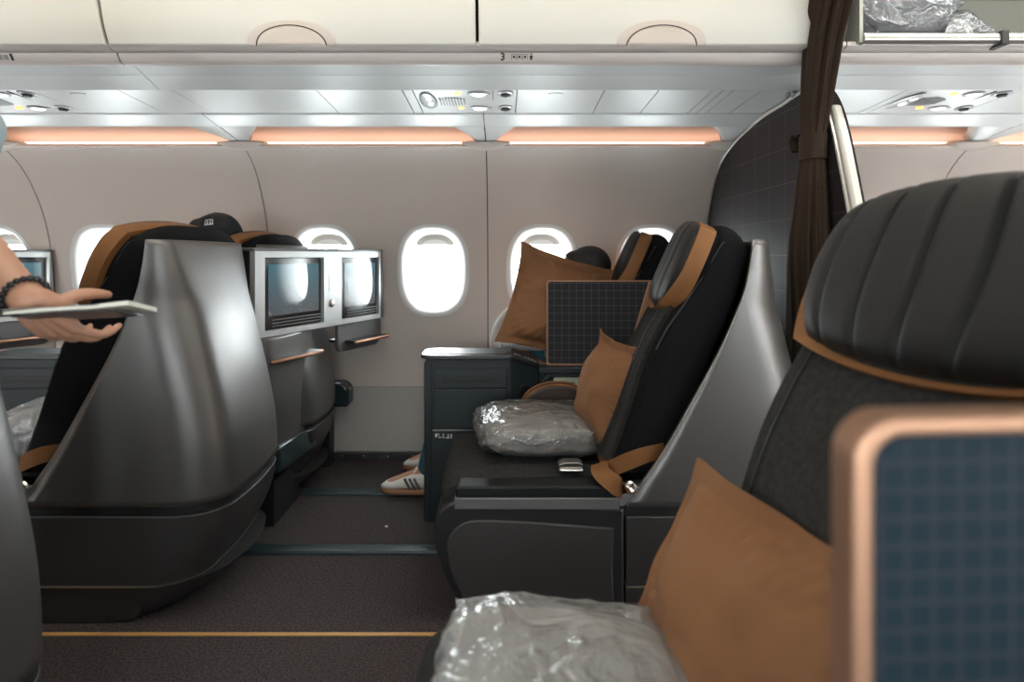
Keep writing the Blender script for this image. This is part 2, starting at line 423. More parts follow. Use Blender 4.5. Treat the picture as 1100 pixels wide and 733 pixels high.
# ---- far wall: panels between the seams, with oval window openings
WALLC = smooth_curve([(2.655, 1.478), (2.70, 1.470), (2.80, 1.395), (2.89, 1.265), (2.95, 1.12), (2.985, 0.93), (3.0, 0.70), (3.0, 0.50), (2.992, 0.358)], 5)
def wall_y(z):
    c = sorted((p[1], p[0]) for p in WALLC); return float(np.interp(z, [q[0] for q in c], [q[1] for q in c]))
def flipy(p, near): return 2 * YC - p if near else p
def oval(cx, cz, a, bz, n=48, e=2.6):
    out = []
    for k in range(n):
        t = 2*PI*k/n; c, s_ = math.cos(t), math.sin(t)
        out.append((cx + a * math.copysign(abs(c)**(2/e), c), cz + bz * math.copysign(abs(s_)**(2/e), s_)))
    return out
WZ, WA, WB = 0.927, 0.163, 0.212
def wall_panel(name, xa, xb, near=False):
    b = MB(); T = 0.012
    sec = [(flipy(y, near), z) for y, z in WALLC] + [(flipy(y + T, near), z + (T if z > 1.4 else 0)) for y, z in reversed(WALLC)]
    b.prism(sec, 0, xa + 0.0025, xb - 0.0025)
    o = b.build(name, M['wall'], smooth=50)
    for wx in WINX:
        if xa < wx < xb:
            c = MB(); c.prism(oval(wx, WZ, WA, WB), 1, flipy(2.7, near), flipy(3.3, near)); k = c.build('cutter_tmp', M['wall'])
            q = o.modifiers.new('cut', 'BOOLEAN'); q.operation = 'DIFFERENCE'; q.object = k; q.solver = 'EXACT'
    bpy.context.view_layer.update()
    me = bpy.data.meshes.new_from_object(o.evaluated_get(bpy.context.evaluated_depsgraph_get()))
    for q in list(o.modifiers):
        k = q.object; o.modifiers.remove(q); bpy.data.objects.remove(k)
    o.data = me; me.shade_smooth(); me.set_sharp_from_angle(angle=math.radians(40))
    return struct(o)
for i in range(len(SEAMS) - 1):
    wall_panel('wall_far', SEAMS[i], SEAMS[i+1])
    wall_panel('wall_near', SEAMS[i], SEAMS[i+1], True)
# dark gaskets behind the seams
for near in (False, True):
    for sx in SEAMS:
        b = MB(); sec = [(flipy(y + 0.006, near), z) for y, z in WALLC] + [(flipy(y + 0.03, near), z) for y, z in reversed(WALLC)]
        b.prism(sec, 0, sx - 0.02, sx + 0.02); struct(b.build('trim_4', M['gasket']))
# ---- windows
def window(idx, wx, near=False):
    rings = []
    # surround: raised lip on the lining, flare inwards to the pane
    for (a, bz, dy) in ((WA + 0.016, WB + 0.016, 0.010), (WA + 0.014, WB + 0.014, -0.004), (WA + 0.004, WB + 0.004, -0.005), (WA - 0.010, WB - 0.010, 0.004),
                        (WA - 0.028, WB - 0.020, 0.030), (WA - 0.036, WB - 0.027, 0.062), (WA - 0.038, WB - 0.029, 0.105)):
        r = []
        for (x, z) in oval(wx, WZ, a, bz, 64): 
            base = wall_y(z) if dy < 0.02 else (2.985 + 0.35 * (wall_y(z) - 2.985))
            r.append((x, flipy(base + dy, near), z))
        rings.append(r)
    b = MB(); b.loft(rings, caps=False); fr = struct(b.build('window_%d' % idx, M['winframe'], smooth=60))
    a, bz = WA - 0.037, WB - 0.028
    b = MB(); b.prism(oval(wx, WZ, a, bz, 48), 1, flipy(3.082, near), flipy(3.086, near)); b.build('pane', M['pane'], fr)
    # blind pulled a little way down, with a scooped finger grip
    b = MB(); pts = []
    zb = WZ + bz - (0.10 if near else 0.058)  # unseen near-side blinds hang lower to cut the daylight from that side
    top = [(x, z) for x, z in oval(wx, WZ, a - 0.001, bz - 0.001, 48) if z > zb]
    top.sort(key=lambda p: p[0])
    b.prism([(top[0][0], zb)] + top + [(top[-1][0], zb)], 1, flipy(3.066, near), flipy(3.071, near)); sh = b.build('blind', M['shade'], fr, bevel=0.001)
    b = MB(); b.prism([(wx + 0.062 * math.cos(t), zb + 0.004 + 0.026 * math.sin(t)) for t in [PI * k / 16 for k in range(17)]], 1, flipy(3.056, near), flipy(3.067, near))
    b.build('grip', M['winframe'], sh, bevel=0.003)
for i, wx in enumerate(WINX): window(i + 1, wx)
for i, wx in enumerate(WINX[2:10]): window(i + 1 + len(WINX), wx, True)
# ---- dado, kick plate
for near in (False, True):
    b = MB(); b.prism([(flipy(2.990, near), 0.3565), (flipy(2.975, near), 0.045), (flipy(3.03, near), 0.045), (flipy(3.03, near), 0.42), (flipy(3.0065, near), 0.42), (flipy(3.0065, near), 0.3565)], 0, X0, X1)
    struct(b.build('baseboard_near' if near else 'baseboard_far', M['dado']))
    b = MB(); b.box((X0, min(flipy(2.974, near), flipy(2.985, near)), 0.040), (X1, max(flipy(2.974, near), flipy(2.985, near)), 0.046)); struct(b.build('trim_5', M['edge']))
    b = MB(); b.box((X0, min(flipy(2.972, near), flipy(3.02, near)), 0.0), (X1, max(flipy(2.972, near), flipy(3.02, near)), 0.040))
    for k in range(20):
        xx = X0 + 0.17 + 0.34 * k
        b.box((xx - 0.15, flipy(2.972, near) - 0.006, 0.004), (xx + 0.15, flipy(2.972, near) + 0.006, 0.036))
    o = struct(b.build('trim_6', M['plate'], bevel=0.002))
    if not near:
        s_ = MB()
        for k in range(20):
            xx = X0 + 0.17 + 0.34 * k
            for dx in (-0.10, 0.02, 0.12): s_.disc_lathe((xx + dx, 2.966, 0.022), (0, -1, 0), [(0.006, -0.002), (0.006, 0.001), (0.004, 0.002), (0, 0.002)], 12)
        struct(s_.build('trim_7', M['chrome'], o))
# ---- unseen end caps added to stop sky light leaking in, the roof, near side shell
for nm, x in (('end_cap_fore', X0), ('end_cap_aft', X1)):
    b = MB(); b.box((x - 0.05, -0.35, -0.05), (x, 3.1, 2.3)) if x < 0 else b.box((x, -0.35, -0.05), (x + 0.05, 3.1, 2.3))
    struct(b.build(nm, M['wall']))
BIN = smooth_curve([(1.752, 1.608), (1.728, 1.66), (1.705, 1.74), (1.675, 1.83), (1.63, 1.91), (1.57, 1.985)], 6)
roof = [(1.56, 1.99), (1.53, 2.05), (1.47, 2.11), (1.37, 2.125)]
prof = [(y, z) for y, z in roof] + [(2 * YC - y, z) for y, z in roof[::-1]]
nearprof = [(2 * YC - y, z) for y, z in reversed(BIN)] + [(2*YC - 1.85, 1.585), (2*YC - 2.02, 1.55), (2*YC - 2.306, 1.539), (2*YC - 2.44, 1.52), (2*YC - 2.66, 1.56), (2*YC - 2.72, 1.49)]
full = prof + nearprof
b = MB(); b.loft([[(X0, y, z) for y, z in full], [(X1, y, z) for y, z in full]], closed=False, caps=False)
struct(b.build('ceiling', M['bin'], solid=(0.02, 1)))
b = MB(); b.box((X0, 1.60, 2.13), (X1, 3.15, 2.16)); b.box((X0, 2.78, 1.47), (X1, 3.15, 1.49)); b.box((X0, 3.12, 1.49), (X1, 3.15, 2.13))
struct(b.build('wall_crown', M['gasket']))

# ================================================================== OVERHEAD
# ---- stowage bins: forward cabin closed, aft cabin open
def bin_latch(parent, cx):
    """half-moon latch on the lower edge of the door: dished surround and flap"""
    def zy(z): return interp(sorted((p[1], p[0]) for p in BIN), z)
    for nm, a, h, out, z0 in (('latch_surround', 0.128, 0.062, 0.004, 1.606), ('latch_flap', 0.098, 0.048, 0.010, 1.604)):
        b = MB(); n = 28
        fr = []; bk = []
        outl = [(cx + a * math.cos(t), z0 + h * math.sin(t) ** 0.85) for t in [PI * k / n for k in range(n + 1)]]
        ins = [(cx + (a - 0.008) * math.cos(t), z0 + 0.002 + (h - 0.007) * max(math.sin(t), 0) ** 0.85) for t in [PI * k / n for k in range(n + 1)]]
        r0 = [(x, zy(z) + 0.006, z) for x, z in outl]; r1 = [(x, zy(z) - out * 0.5, z) for x, z in outl]; r2 = [(x, zy(z) - out, z) for x, z in ins]
        b.loft([r0, r1, r2]); b.build(nm, M['binlatch'], parent, smooth=50)
    b = MB(); b.tube([(cx + 0.100 * math.cos(t), zy(1.604 + 0.05 * math.sin(t)) - 0.007, 1.604 + 0.05 * math.sin(t)) for t in [PI * k / 24 for k in range(25)]], 0.0016, 6)
    b.build('latch_gap', M['gasket'], parent)
def closed_bin(xa, xb, label):
    cx = (xa + xb) / 2
    t = thing('overhead_bin', label, 'overhead bin', (cx, 1.75, 1.608), 'closed cream overhead bins')
    def loc(o): o.location = (-cx, -1.75, -1.608); return o
    g = 0.0045
    sec = BIN + [(y + 0.02, z) for y, z in reversed(BIN)]
    b = MB(); b.prism(sec, 0, xa + g, xb - g); loc(b.build('door', M['bin'], t, smooth=50, bevel=0.004))
    b = MB(); b.prism([(1.79, 1.612), (1.74, 1.70), (1.68, 1.88), (1.62, 1.99), (2.6, 2.1), (2.7, 1.62)], 0, xa + 0.008, xb - 0.008); loc(b.build('bin_body', M['gasket'], t))
    e = bpy.data.objects.new('latch', None); COL.objects.link(e); e.parent = t; loc(e); bin_latch(e, cx)
    return t
closed_bin(SEAMS[0] , SEAMS[1], 'cream overhead bin at the forward end, beyond the dark slanting gap')
closed_bin(SEAMS[1], SEAMS[2], 'cream overhead bin door at the far left of the photo, left of the curved seam')
closed_bin(SEAMS[2], SEAMS[3], 'cream overhead bin with half-moon latch above the two seatback screens')
closed_bin(SEAMS[3], 0.985, 'cream overhead bin with half-moon latch next to the brown curtain')
# open bin beyond the class divider
ob = thing('overhead_bin', 'open overhead bin holding plastic wrapped bundles, right of the brown curtain', 'overhead bin', (1.8, 1.75, 1.608))
def obp(b, nm, m, **k): o = b.build(nm, m, ob, **k); o.location = (-1.8, -1.75, -1.608); return o
b = MB(); b.box((1.03, 1.76, 1.612), (2.75, 2.55, 1.622)); b.box((1.03, 2.55, 1.612), (2.75, 2.57, 2.1)); b.box((1.03, 1.76, 2.07), (2.75, 2.55, 2.10))
b.box((1.02, 1.74, 1.612), (1.03, 2.57, 2.1)); b.box((2.75, 1.74, 1.612), (2.77, 2.57, 2.1)); obp(b, 'bin_body', M['bagint'])
b = MB(); b.prism(smooth_curve([(1.742, 1.606), (1.730, 1.615), (1.732, 1.632), (1.745, 1.638), (1.765, 1.632), (1.77, 1.610)], 4), 0, 1.03, 2.75); obp(b, 'lip', M['edge'])
b = MB(); b.box((1.415, 1.724, 1.600), (1.437, 1.78, 1.641)); obp(b, 'lip_joint', M['gasket'], bevel=0.003)

# ---- rail, service channel, cove: runs of trim between the seams
GAP = 0.0035
def run(name, sec, xa, xb, m, th=0.012, smooth=30):
    """sec: list of (y,z) going away from the aisle; thickened upward"""
    b = MB(); b.prism(list(sec) + [(y, z + th) for y, z in reversed(sec)], 0, xa + GAP / 2, xb - GAP / 2)
    return struct(b.build(name, m, smooth=smooth))
segs = [(SEAMS[0], SEAMS[1]), (SEAMS[1], SEAMS[2]), (SEAMS[2], SEAMS[4]), (SEAMS[4], SEAMS[5]), (SEAMS[5], SEAMS[6])]
for xa, xb in segs:
    run('trim_8', [(1.757, 1.607), (1.775, 1.600), (1.800, 1.6005)], xa, xb, M['rail'])
    run('trim_9', [(1.8005, 1.5985), (1.812, 1.581), (1.820, 1.576), (1.832, 1.573), (1.842, 1.575), (1.848, 1.583), (1.850, 1.592)], xa, xb, M['rail'], 0.01, 60)
    run('trim_10', smooth_curve([(1.852, 1.594), (1.880, 1.588), (1.925, 1.5765), (1.935, 1.5735)], 4), xa, xb, M['psu'])
    run('trim_11', smooth_curve([(1.9365, 1.5735), (1.97, 1.565), (2.018, 1.551)], 3), xa, xb, M['psu'])
# dark backing above the service channel
b = MB(); b.prism([(1.80, 1.612), (2.02, 1.568), (2.31, 1.556), (2.45, 1.60), (2.45, 1.62), (1.80, 1.63)], 0, X0, X1); struct(b.build('trim_12', M['gasket']))
SUZ = lambda y: 1.5515 + (y - 2.022) / (2.304 - 2.022) * (1.541 - 1.5515)
cuts = [-3.3, -2.75, -2.30]
for off in (-1.62, 0.0, 1.68): cuts += [off - 0.62, off - 0.335, off - 0.30, off + 0.048, off + 0.34, off + 0.52]
cuts = sorted(set(round(c, 3) for c in cuts + [0.70, 0.735, 0.77, 0.86, 0.985, 2.8, 3.4])); 
UNITX = [-1.62, 0.0, 1.68]
for xa, xb in zip(cuts[:-1], cuts[1:]):
    if any(abs(xa - (u - 0.30)) < 0.01 for u in UNITX): continue
    run('trim_13', [(2.022, 1.5515), (2.304, 1.541)], xa, xb, M['psu'], 0.008)
for u, lab in ((-1.62, 'reading light and air vent panel overhead at the far left, before the curved seam'),
               (0.0, 'reading light and air vent panel overhead, in the middle below the row number'),
               (1.68, 'reading light and air vent panel overhead beyond the brown curtain')):
    t = thing('service_panel', lab, 'overhead service panel', (u, 2.16, 1.546), 'overhead service panels')
    def sp(b, nm, m, parent=None, **k):
        o = b.build(nm, m, parent or t, **k)
        if parent is None: o.location = (-u, -2.16, -1.546)
        return o
    b = MB(); sec = [(2.022, 1.5515), (2.304, 1.541)]; b.prism(sec + [(y, z + 0.008) for y, z in reversed(sec)], 0, u - 0.30 + GAP/2, u + 0.048 - GAP/2); face = sp(b, 'faceplate', M['psu'])
    b = MB(); b.box((u - 0.034, 2.03, SUZ(2.03) - 0.0008), (u - 0.032, 2.30, SUZ(2.30) + 0.006)); sp(b, 'joint_line', M['gasket'])
    def flatoval(cx, cy, a, c, h, nm, m, n=24, parent=None):
        z = SUZ(cy); b = MB()
        rr = [(1.0, 0.004), (1.0, -h * 0.6), (0.88, -h), (0.4, -h), (0.02, -h)]
        b.loft([[(cx + a * k * math.cos(2*PI*i/n), cy + c * k * math.sin(2*PI*i/n), z + hh) for i in range(n)] for k, hh in rr])
        return sp(b, nm, m, parent, smooth=60)
    # oval dish with two call symbols, ribbed speaker next to it
    flatoval(u - 0.262, 2.15, 0.030, 0.105, 0.004, 'call_dish', M['vent'])
    for cy in (2.11, 2.17): flatoval(u - 0.256, cy, 0.010, 0.020, 0.008, 'call_button', M['lens'])
    b = MB()
    for k in range(9):
        xx = u - 0.222 + k * 0.0105; hh = 0.052 * math.sqrt(max(1 - ((k - 3) / 6.2) ** 2, 0.1))
        b.box((xx, 2.155 - hh, SUZ(2.155) - 0.003), (xx + 0.0045, 2.155 + hh, SUZ(2.155) + 0.004))
    sp(b, 'speaker_grille', M['vent'])
    for cy in (2.062, 2.232):
        flatoval(u - 0.152, cy, 0.0115, 0.013, 0.003, 'seat_belt_sign', M['amber'] if u else M['amberdim'])
        g = flatoval(u - 0.085, cy, 0.034, 0.030, 0.005, 'lamp_ring', M['vent']); flatoval(u - 0.083, cy, 0.026, 0.022, 0.007, 'reading_light', M['lens'])
        flatoval(u - 0.045, cy, 0.004, 0.010, 0.002, 'light_switch', M['vent'])
        flatoval(u + 0.010, cy, 0.027, 0.034, 0.004, 'vent_ring', M['vent'])
        b = MB(); b.disc_lathe((u + 0.010, cy, SUZ(cy) - 0.004), (0, 0, -1), [(0.017, -0.004), (0.017, 0.002), (0.013, 0.006), (0.006, 0.006), (0.005, 0.003), (0, 0.003)], 20)
        for k in range(4):
            a = PI/2*k; b.box((u + 0.010 - 0.014*abs(math.cos(a)) - 0.002, cy - 0.014*abs(math.sin(a)) - 0.002, SUZ(cy) - 0.0105), (u + 0.010 + 0.014*abs(math.cos(a)) + 0.002, cy + 0.014*abs(math.sin(a)) + 0.002, SUZ(cy) - 0.008))
        sp(b, 'air_nozzle', M['lower'])
# small recessed tab on the filler panel
for u in UNITX:
    b = MB(); b.tube([(u + 0.155, 2.065, SUZ(2.065)), (u + 0.165, 2.055, SUZ(2.055)), (u + 0.195, 2.055, SUZ(2.055)), (u + 0.205, 2.065, SUZ(2.065))], 0.0012, 6); struct(b.build('trim_14', M['gasket']))
# lower lip panel and the lit cove
for xa, xb in zip(SEAMS[:-1], SEAMS[1:]):
    run('trim_15', smooth_curve([(2.308, 1.536), (2.33, 1.5345), (2.43, 1.519), (2.445, 1.521), (2.45, 1.535)], 3), xa, xb, M['psu'], 0.006, 60)
    run('trim_16', smooth_curve([(2.45, 1.532), (2.50, 1.552), (2.60, 1.557), (2.69, 1.540), (2.735, 1.505), (2.74, 1.470)], 5), xa - 0.002, xb + 0.002, M['cove'], 0.01, 60)
    o = thing('cove_light', 'warm strip light along the wall ledge, %s' % {-3: 'at the forward end', -2: 'left end of the photo', -1: 'beside the seatback screens', 0: 'between the middle seam and the divider', 1: 'just right of the brown curtain', 2: 'at the right end, past the slanting seam'}[int(round((xa + 0.073) / 1.066))], 'strip light', ((xa + xb) / 2, 2.70, 1.487), 'warm cove strip lights')
    cxx = (xa + xb) / 2
    b = MB(); b.prism(rrect(2.690, 2.702, 1.494, 1.504, 0.003, 3), 0, xa + 0.012, xb - 0.012); q = b.build('diffuser', M['led'], o); q.location = (-cxx, -2.70, -1.487)
    b = MB(); b.prism([(2.686, 1.484), (2.712, 1.484), (2.712, 1.501), (2.705, 1.501), (2.705, 1.493), (2.688, 1.493), (2.688, 1.495), (2.686, 1.495)], 0, xa + 0.008, xb - 0.008); q = b.build('channel', M['psu'], o); q.location = (-cxx, -2.70, -1.487)
LBL = {-2: 'at the far left', -1: 'left of the middle', 0: 'in the middle', 1: 'hidden by the divider', 2: 'right of the curtain'}
for k, sx in enumerate(SEAMS[1:-1]):
    kk = k - 2
    t = thing('cove_bracket', 'pale boat-shaped bracket over the wall seam %s' % LBL[kk], 'wall bracket', (sx, 2.65, 1.49), 'boat-shaped cove brackets')
    # boat-shaped cover on the ledge
    b = MB(); n = 24; L = 0.105
    rings = []
    for i in range(n + 1):
        s_ = -1 + 2 * i / n; w = max(1 - abs(s_) ** 1.7, 0.02)
        x = s_ * L
        rings.append([(x, -0.012 - 0.018 * w, 0.002), (x, -0.010 - 0.012*w, -0.022 * w), (x, 0.03, -0.024 * w - 0.004), (x, 0.07, -0.01), (x, 0.07, 0.008), (x, 0.02, 0.010 + 0.008 * w)])
    b.loft(rings); b.build('cover', M['wall'], t, smooth=50)
    # flared web from the lip panel down to the cover, two halves with a dark joint
    for sgn in (-1, 1):
        b = MB(); rings = []
        for i in range(9):
            q = i / 8; yy = -0.205 + 0.205 * q; zz = 0.031 - 0.030 * q
            wi = 0.135 * (1 - q) ** 1.3 + 0.042
            rings.append([(sgn * 0.003, yy, zz), (sgn * wi * 0.7, yy, zz + 0.001), (sgn * wi, yy, zz + 0.02 * (1 - q) + 0.006), (sgn * wi, yy + 0.02, zz + 0.035), (sgn * 0.003, yy + 0.02, zz + 0.03)])
        b.loft(rings); b.build('web', M['psu'], t, smooth=50)
    b = MB(); b.prism([(-0.34, 0.047), (-0.205, 0.033), (0.0, 0.003), (0.0, 0.02), (-0.2, 0.052), (-0.34, 0.055)], 0, -0.003, 0.003); b.build('joint_seal', M['gasket'], t)

# row number and seat diagram on the rail
t = thing('row_placard', 'black number 3 and seat diagram printed on the overhead rail', 'sign', (0.03, 1.805, 1.590))
nrm = math.atan2(1.812 - 1.8005, 1.5985 - 1.581)
e_rot = (PI/2 + nrm, 0, 0)
b = MB(); b.box((-0.048, -0.0004, -0.011), (0.062, 0.0006, 0.011)); bk = b.build('backing', M['rail'], t); bk.rotation_euler = (nrm, 0, 0)
text_mesh('row_number', '3', 0.030, M['print'], bk, (-0.030, -0.0010, 0), (PI/2, 0, 0), 0.0008)
for i, s_ in enumerate('ABC'[:3]):
    b = MB(); x = 0.003 + i * 0.0165
    for (a, c, d, e) in ((x - 0.007, -0.008, x - 0.0058, 0.008), (x + 0.0058, -0.008, x + 0.007, 0.008), (x - 0.007, 0.007, x + 0.007, 0.008), (x - 0.003, -0.003, x + 0.003, 0.004)):
        b.box((a, -0.0013, c), (d, -0.0003, e))
    b.build('seat_symbol', M['lower'], bk)
b = MB(); b.box((0.052, -0.0013, -0.009), (0.057, -0.0003, 0.004)); b.box((0.0505, -0.0013, -0.003), (0.0585, -0.0003, 0.004)); b.box((0.0527, -0.0013, 0.006), (0.0563, -0.0003, 0.0105)); b.build('person_symbol', M['print'], bk)
# second placard at the left end of the rail
t = thing('row_placard', 'small dark seat diagram on the overhead rail at the left edge', 'sign', (-1.475, 1.805, 1.590))
b = MB(); b.box((-0.05, -0.0004, -0.011), (0.03, 0.0006, 0.011)); bk = b.build('backing', M['rail'], t); bk.rotation_euler = (nrm, 0, 0)
b = MB(); b.box((-0.02, -0.0013, -0.008), (-0.008, -0.0003, 0.008)); b.box((-0.004, -0.0013, -0.008), (0.010, -0.0003, 0.007)); b.build('seat_symbol', M['vent'], bk)
b = MB(); b.box((0.016, -0.0013, -0.010), (0.024, -0.0003, 0.010)); b.build('person_symbol', M['print'], bk)

# ================================================================== CLASS DIVIDER AND CURTAIN
t = thing('class_divider', 'tall dark grid-woven divider panel with cream edge behind the brown curtain', 'divider', (0.98, 2.4, 0))
DV = smooth_curve([(1.60, 0.60), (1.655, 0.90), (1.715, 1.08), (1.80, 1.34), (1.86, 1.47), (1.93, 1.535), (2.02, 1.540), (2.15, 1.532), (2.30, 1.527), (2.44, 1.508), (2.56, 1.487), (2.70, 1.444), (2.79, 1.385), (2.875, 1.265), (2.935, 1.12), (2.966, 0.93), (2.975, 0.60)], 5)
poly = DV + [(2.955, 0.02), (1.60, 0.02)]
LO = (-0.98, -2.4, 0)
b = MB(); b.prism(poly, 0, 0.985, 1.035); o = b.build('panel', M['partition'], t, smooth=20); o.location = LO
b = MB(); b.tube([(0.984, y, z) for y, z in DV], 0.006, 8); o = b.build('edge_piping', M['edge'], t); o.location = LO
b = MB(); path = [(y - 0.004, z) for y, z in smooth_curve([(1.60, 0.02), (1.60, 0.60), (1.655, 0.90), (1.715, 1.08), (1.80, 1.34), (1.85, 1.455)], 5)]
rings = [[(0.990, y - 0.010, z), (0.997, y - 0.016, z), (1.012, y - 0.016, z), (1.024, y - 0.004, z), (1.024, y + 0.02, z), (0.990, y + 0.02, z)] for y, z in path]
b.loft(rings); o = b.build('post', M['bin'], t, bevel=0.004); o.location = LO
# small metal catch at the top
b = MB(); b.box((0.955, 2.04, 1.535), (0.965, 2.06, 1.552)); b.box((0.975, 2.04, 1.535), (0.983, 2.06, 1.552)); o = b.build('catch', M['vent'], t); o.location = LO

t = thing('curtain', 'dark brown cabin curtain gathered by a tieback at the divider edge', 'curtain', (1.0, 1.9, 0.45))
def curtain_rings(levels, seed):
    rings = []; n = 168
    for (z, cx, cy, rx, ry, dep) in levels:
        r = []
        for k in range(n):
            th = 2*PI*k/n
            w = 1 + dep * (0.55 * math.cos(11 * th + 1.3 + 0.6 * math.sin(z * 3)) + 0.45 * math.cos(17 * th + seed + 0.5 * z))
            r.append((cx + rx * w * math.cos(th), cy + ry * w * math.sin(th), z))
        rings.append(r)
    return rings
lv = [(0.45, 0.938, 1.885, 0.036, 0.105, 0.20), (0.60, 0.938, 1.885, 0.036, 0.100, 0.20), (0.80, 0.940, 1.880, 0.036, 0.092, 0.19), (1.00, 0.940, 1.872, 0.046, 0.076, 0.17), (1.15, 0.945, 1.870, 0.040, 0.062, 0.14),
      (1.26, 0.948, 1.868, 0.035, 0.050, 0.10), (1.30, 0.950, 1.865, 0.031, 0.043, 0.06), (1.36, 0.948, 1.858, 0.031, 0.043, 0.06), (1.40, 0.946, 1.850, 0.034, 0.048, 0.10), (1.46, 0.940, 1.825, 0.038, 0.055, 0.14),
      (1.55, 0.930, 1.785, 0.042, 0.062, 0.16), (1.62, 0.920, 1.745, 0.044, 0.066, 0.17), (1.70, 0.910, 1.69, 0.046, 0.072, 0.18), (1.80, 0.895, 1.615, 0.047, 0.075, 0.18), (1.92, 0.875, 1.53, 0.048, 0.077, 0.18), (2.03, 0.86, 1.46, 0.05, 0.08, 0.18)]
fl_ = [sinterp([(l[0], l[j]) for l in lv], 6) for j in range(1, 6)]
zs = [0.45 + (2.03 - 0.45) * i / 60 for i in range(61)]
b = MB(); b.loft(curtain_rings([(z,) + tuple(f(z) for f in fl_) for z in zs], 0.4)); o = b.build('drape', M['curtain'], t, smooth=70); o.location = (-1.0, -1.9, -0.45)
b = MB(); tb = [(z, f[0](z), f[1](z), f[2](z) + 0.006, f[3](z) + 0.007, 0.0) for f in (fl_,) for z in (1.292, 1.30, 1.32, 1.34, 1.36, 1.368)]
b.loft(curtain_rings(tb, 0.0)); o = b.build('tieback', M['curtain'], t, smooth=60, bevel=0.002); o.location = (-1.0, -1.9, -0.45)
b = MB(); b.ribbon([(0.935, 1.905, 1.375), (0.93, 1.935, 1.385), (0.928, 1.945, 1.36), (0.93, 1.93, 1.33)], (1, 0, 0), 0.03, 0.008); o = b.build('tieback_end', M['curtain'], t); o.location = (-1.0, -1.9, -0.45)

sg = thing('notice', 'small black notice on the wall right of the cream divider post', 'notice', (1.70, wall_y(1.12), 1.12))
b = MB(); b.box((-0.06, -0.018, -0.04), (0.06, -0.006, 0.07)); o = b.build('plate', M['print'], sg, bevel=0.003)
b = MB()
for r_ in range(5):
    for c_ in range(3): b.box((-0.025 + 0.018 * c_, -0.0185, -0.02 + 0.016 * r_), (-0.015 + 0.018 * c_, -0.0175, -0.012 + 0.016 * r_))
b.build('lettering', M['greyplate'], sg)
sg.rotation_euler = (math.radians(-18), 0, 0)

# ================================================================== SEATS
SW = 0.57                                  # width of one shell
XF = sinterp([(0.27, 0.31), (0.294, 0.323), (0.382, 0.378), (0.47, 0.438), (0.609, 0.517), (0.748, 0.592), (0.886, 0.651), (0.98, 0.673), (1.045, 0.681)])
XR = sinterp([(0.0, 0.675), (0.03, 0.720), (0.06, 0.762), (0.10, 0.805), (0.20, 0.855), (0.30, 0.876), (0.45, 0.872), (0.60, 0.846), (0.78, 0.803), (0.91, 0.768), (1.0, 0.748), (1.045, 0.738)])
OX, OY = 0.3, 0.285
def U_path(z, xf, inset=0.0, bow=0.03, rmax=0.11):
    """plan outline of the shell at height z: near side, round corner, rear, corner, far side (X, Yl)"""
    xr = XR(z) - inset - 0.010; r = min(rmax, max(0.045, (xr - xf) * 0.9)); xf = min(xf, xr - r)
    lo, hi = inset, SW - inset; out = []
    for i in range(9): out.append((xf + (xr - r - xf) * i / 9, lo))
    for i in range(9):
        a = -PI/2 + PI/2 * i / 8; out.append((xr - r + r * math.cos(a), lo + r + r * math.sin(a)))
    for i in range(1, 12):
        out.append((xr, lo + r + (hi - lo - 2*r) * i / 12))
    for i in range(9):
        a = PI/2 * i / 8; out.append((xr - r + r * math.cos(a), hi - r + r * math.sin(a)))
    for i in range(1, 10): out.append((xr - r + (xf - (xr - r)) * i / 9, hi))
    res = []
    for x, y in out:
        s_ = (y - SW/2) / (SW/2)
        q = max(0, (x - (xr - r)) / r) if r > 0 else 0
        res.append((x + (bow * (1 - s_ * s_) - 0.025 * (s_ + 1) / 2) * min(q, 1), y))
    return res

def headrest_surface(na=72, nb=40):
    """front face of the head cushion in its own frame: u across, v up, w out"""
    a, bb = 0.252, 0.142; k = 0.62
    pts = []
    for j in range(nb + 1):
        for i in range(na + 1):
            s_ = -1 + 2*i/na; t_ = -1 + 2*j/nb
            u = a * s_ * math.sqrt(1 - k*t_*t_/2); v = bb * t_ * math.sqrt(1 - k*s_*s_/2)
            e = max(abs(s_), abs(t_)); 
            edge = (1 - (abs(s_) ** 6)) * (1 - (abs(t_) ** 5))
            w = 0.030 * edge ** 0.55 + 0.012 * (1 - s_*s_)
            for g in (-0.72, -0.36, 0.0, 0.36, 0.72):
                w -= 0.0065 * math.exp(-((s_ - g) / 0.024) ** 2) * min(edge * 2, 1)
            pts.append((u, v, w))
    return pts, na, nb

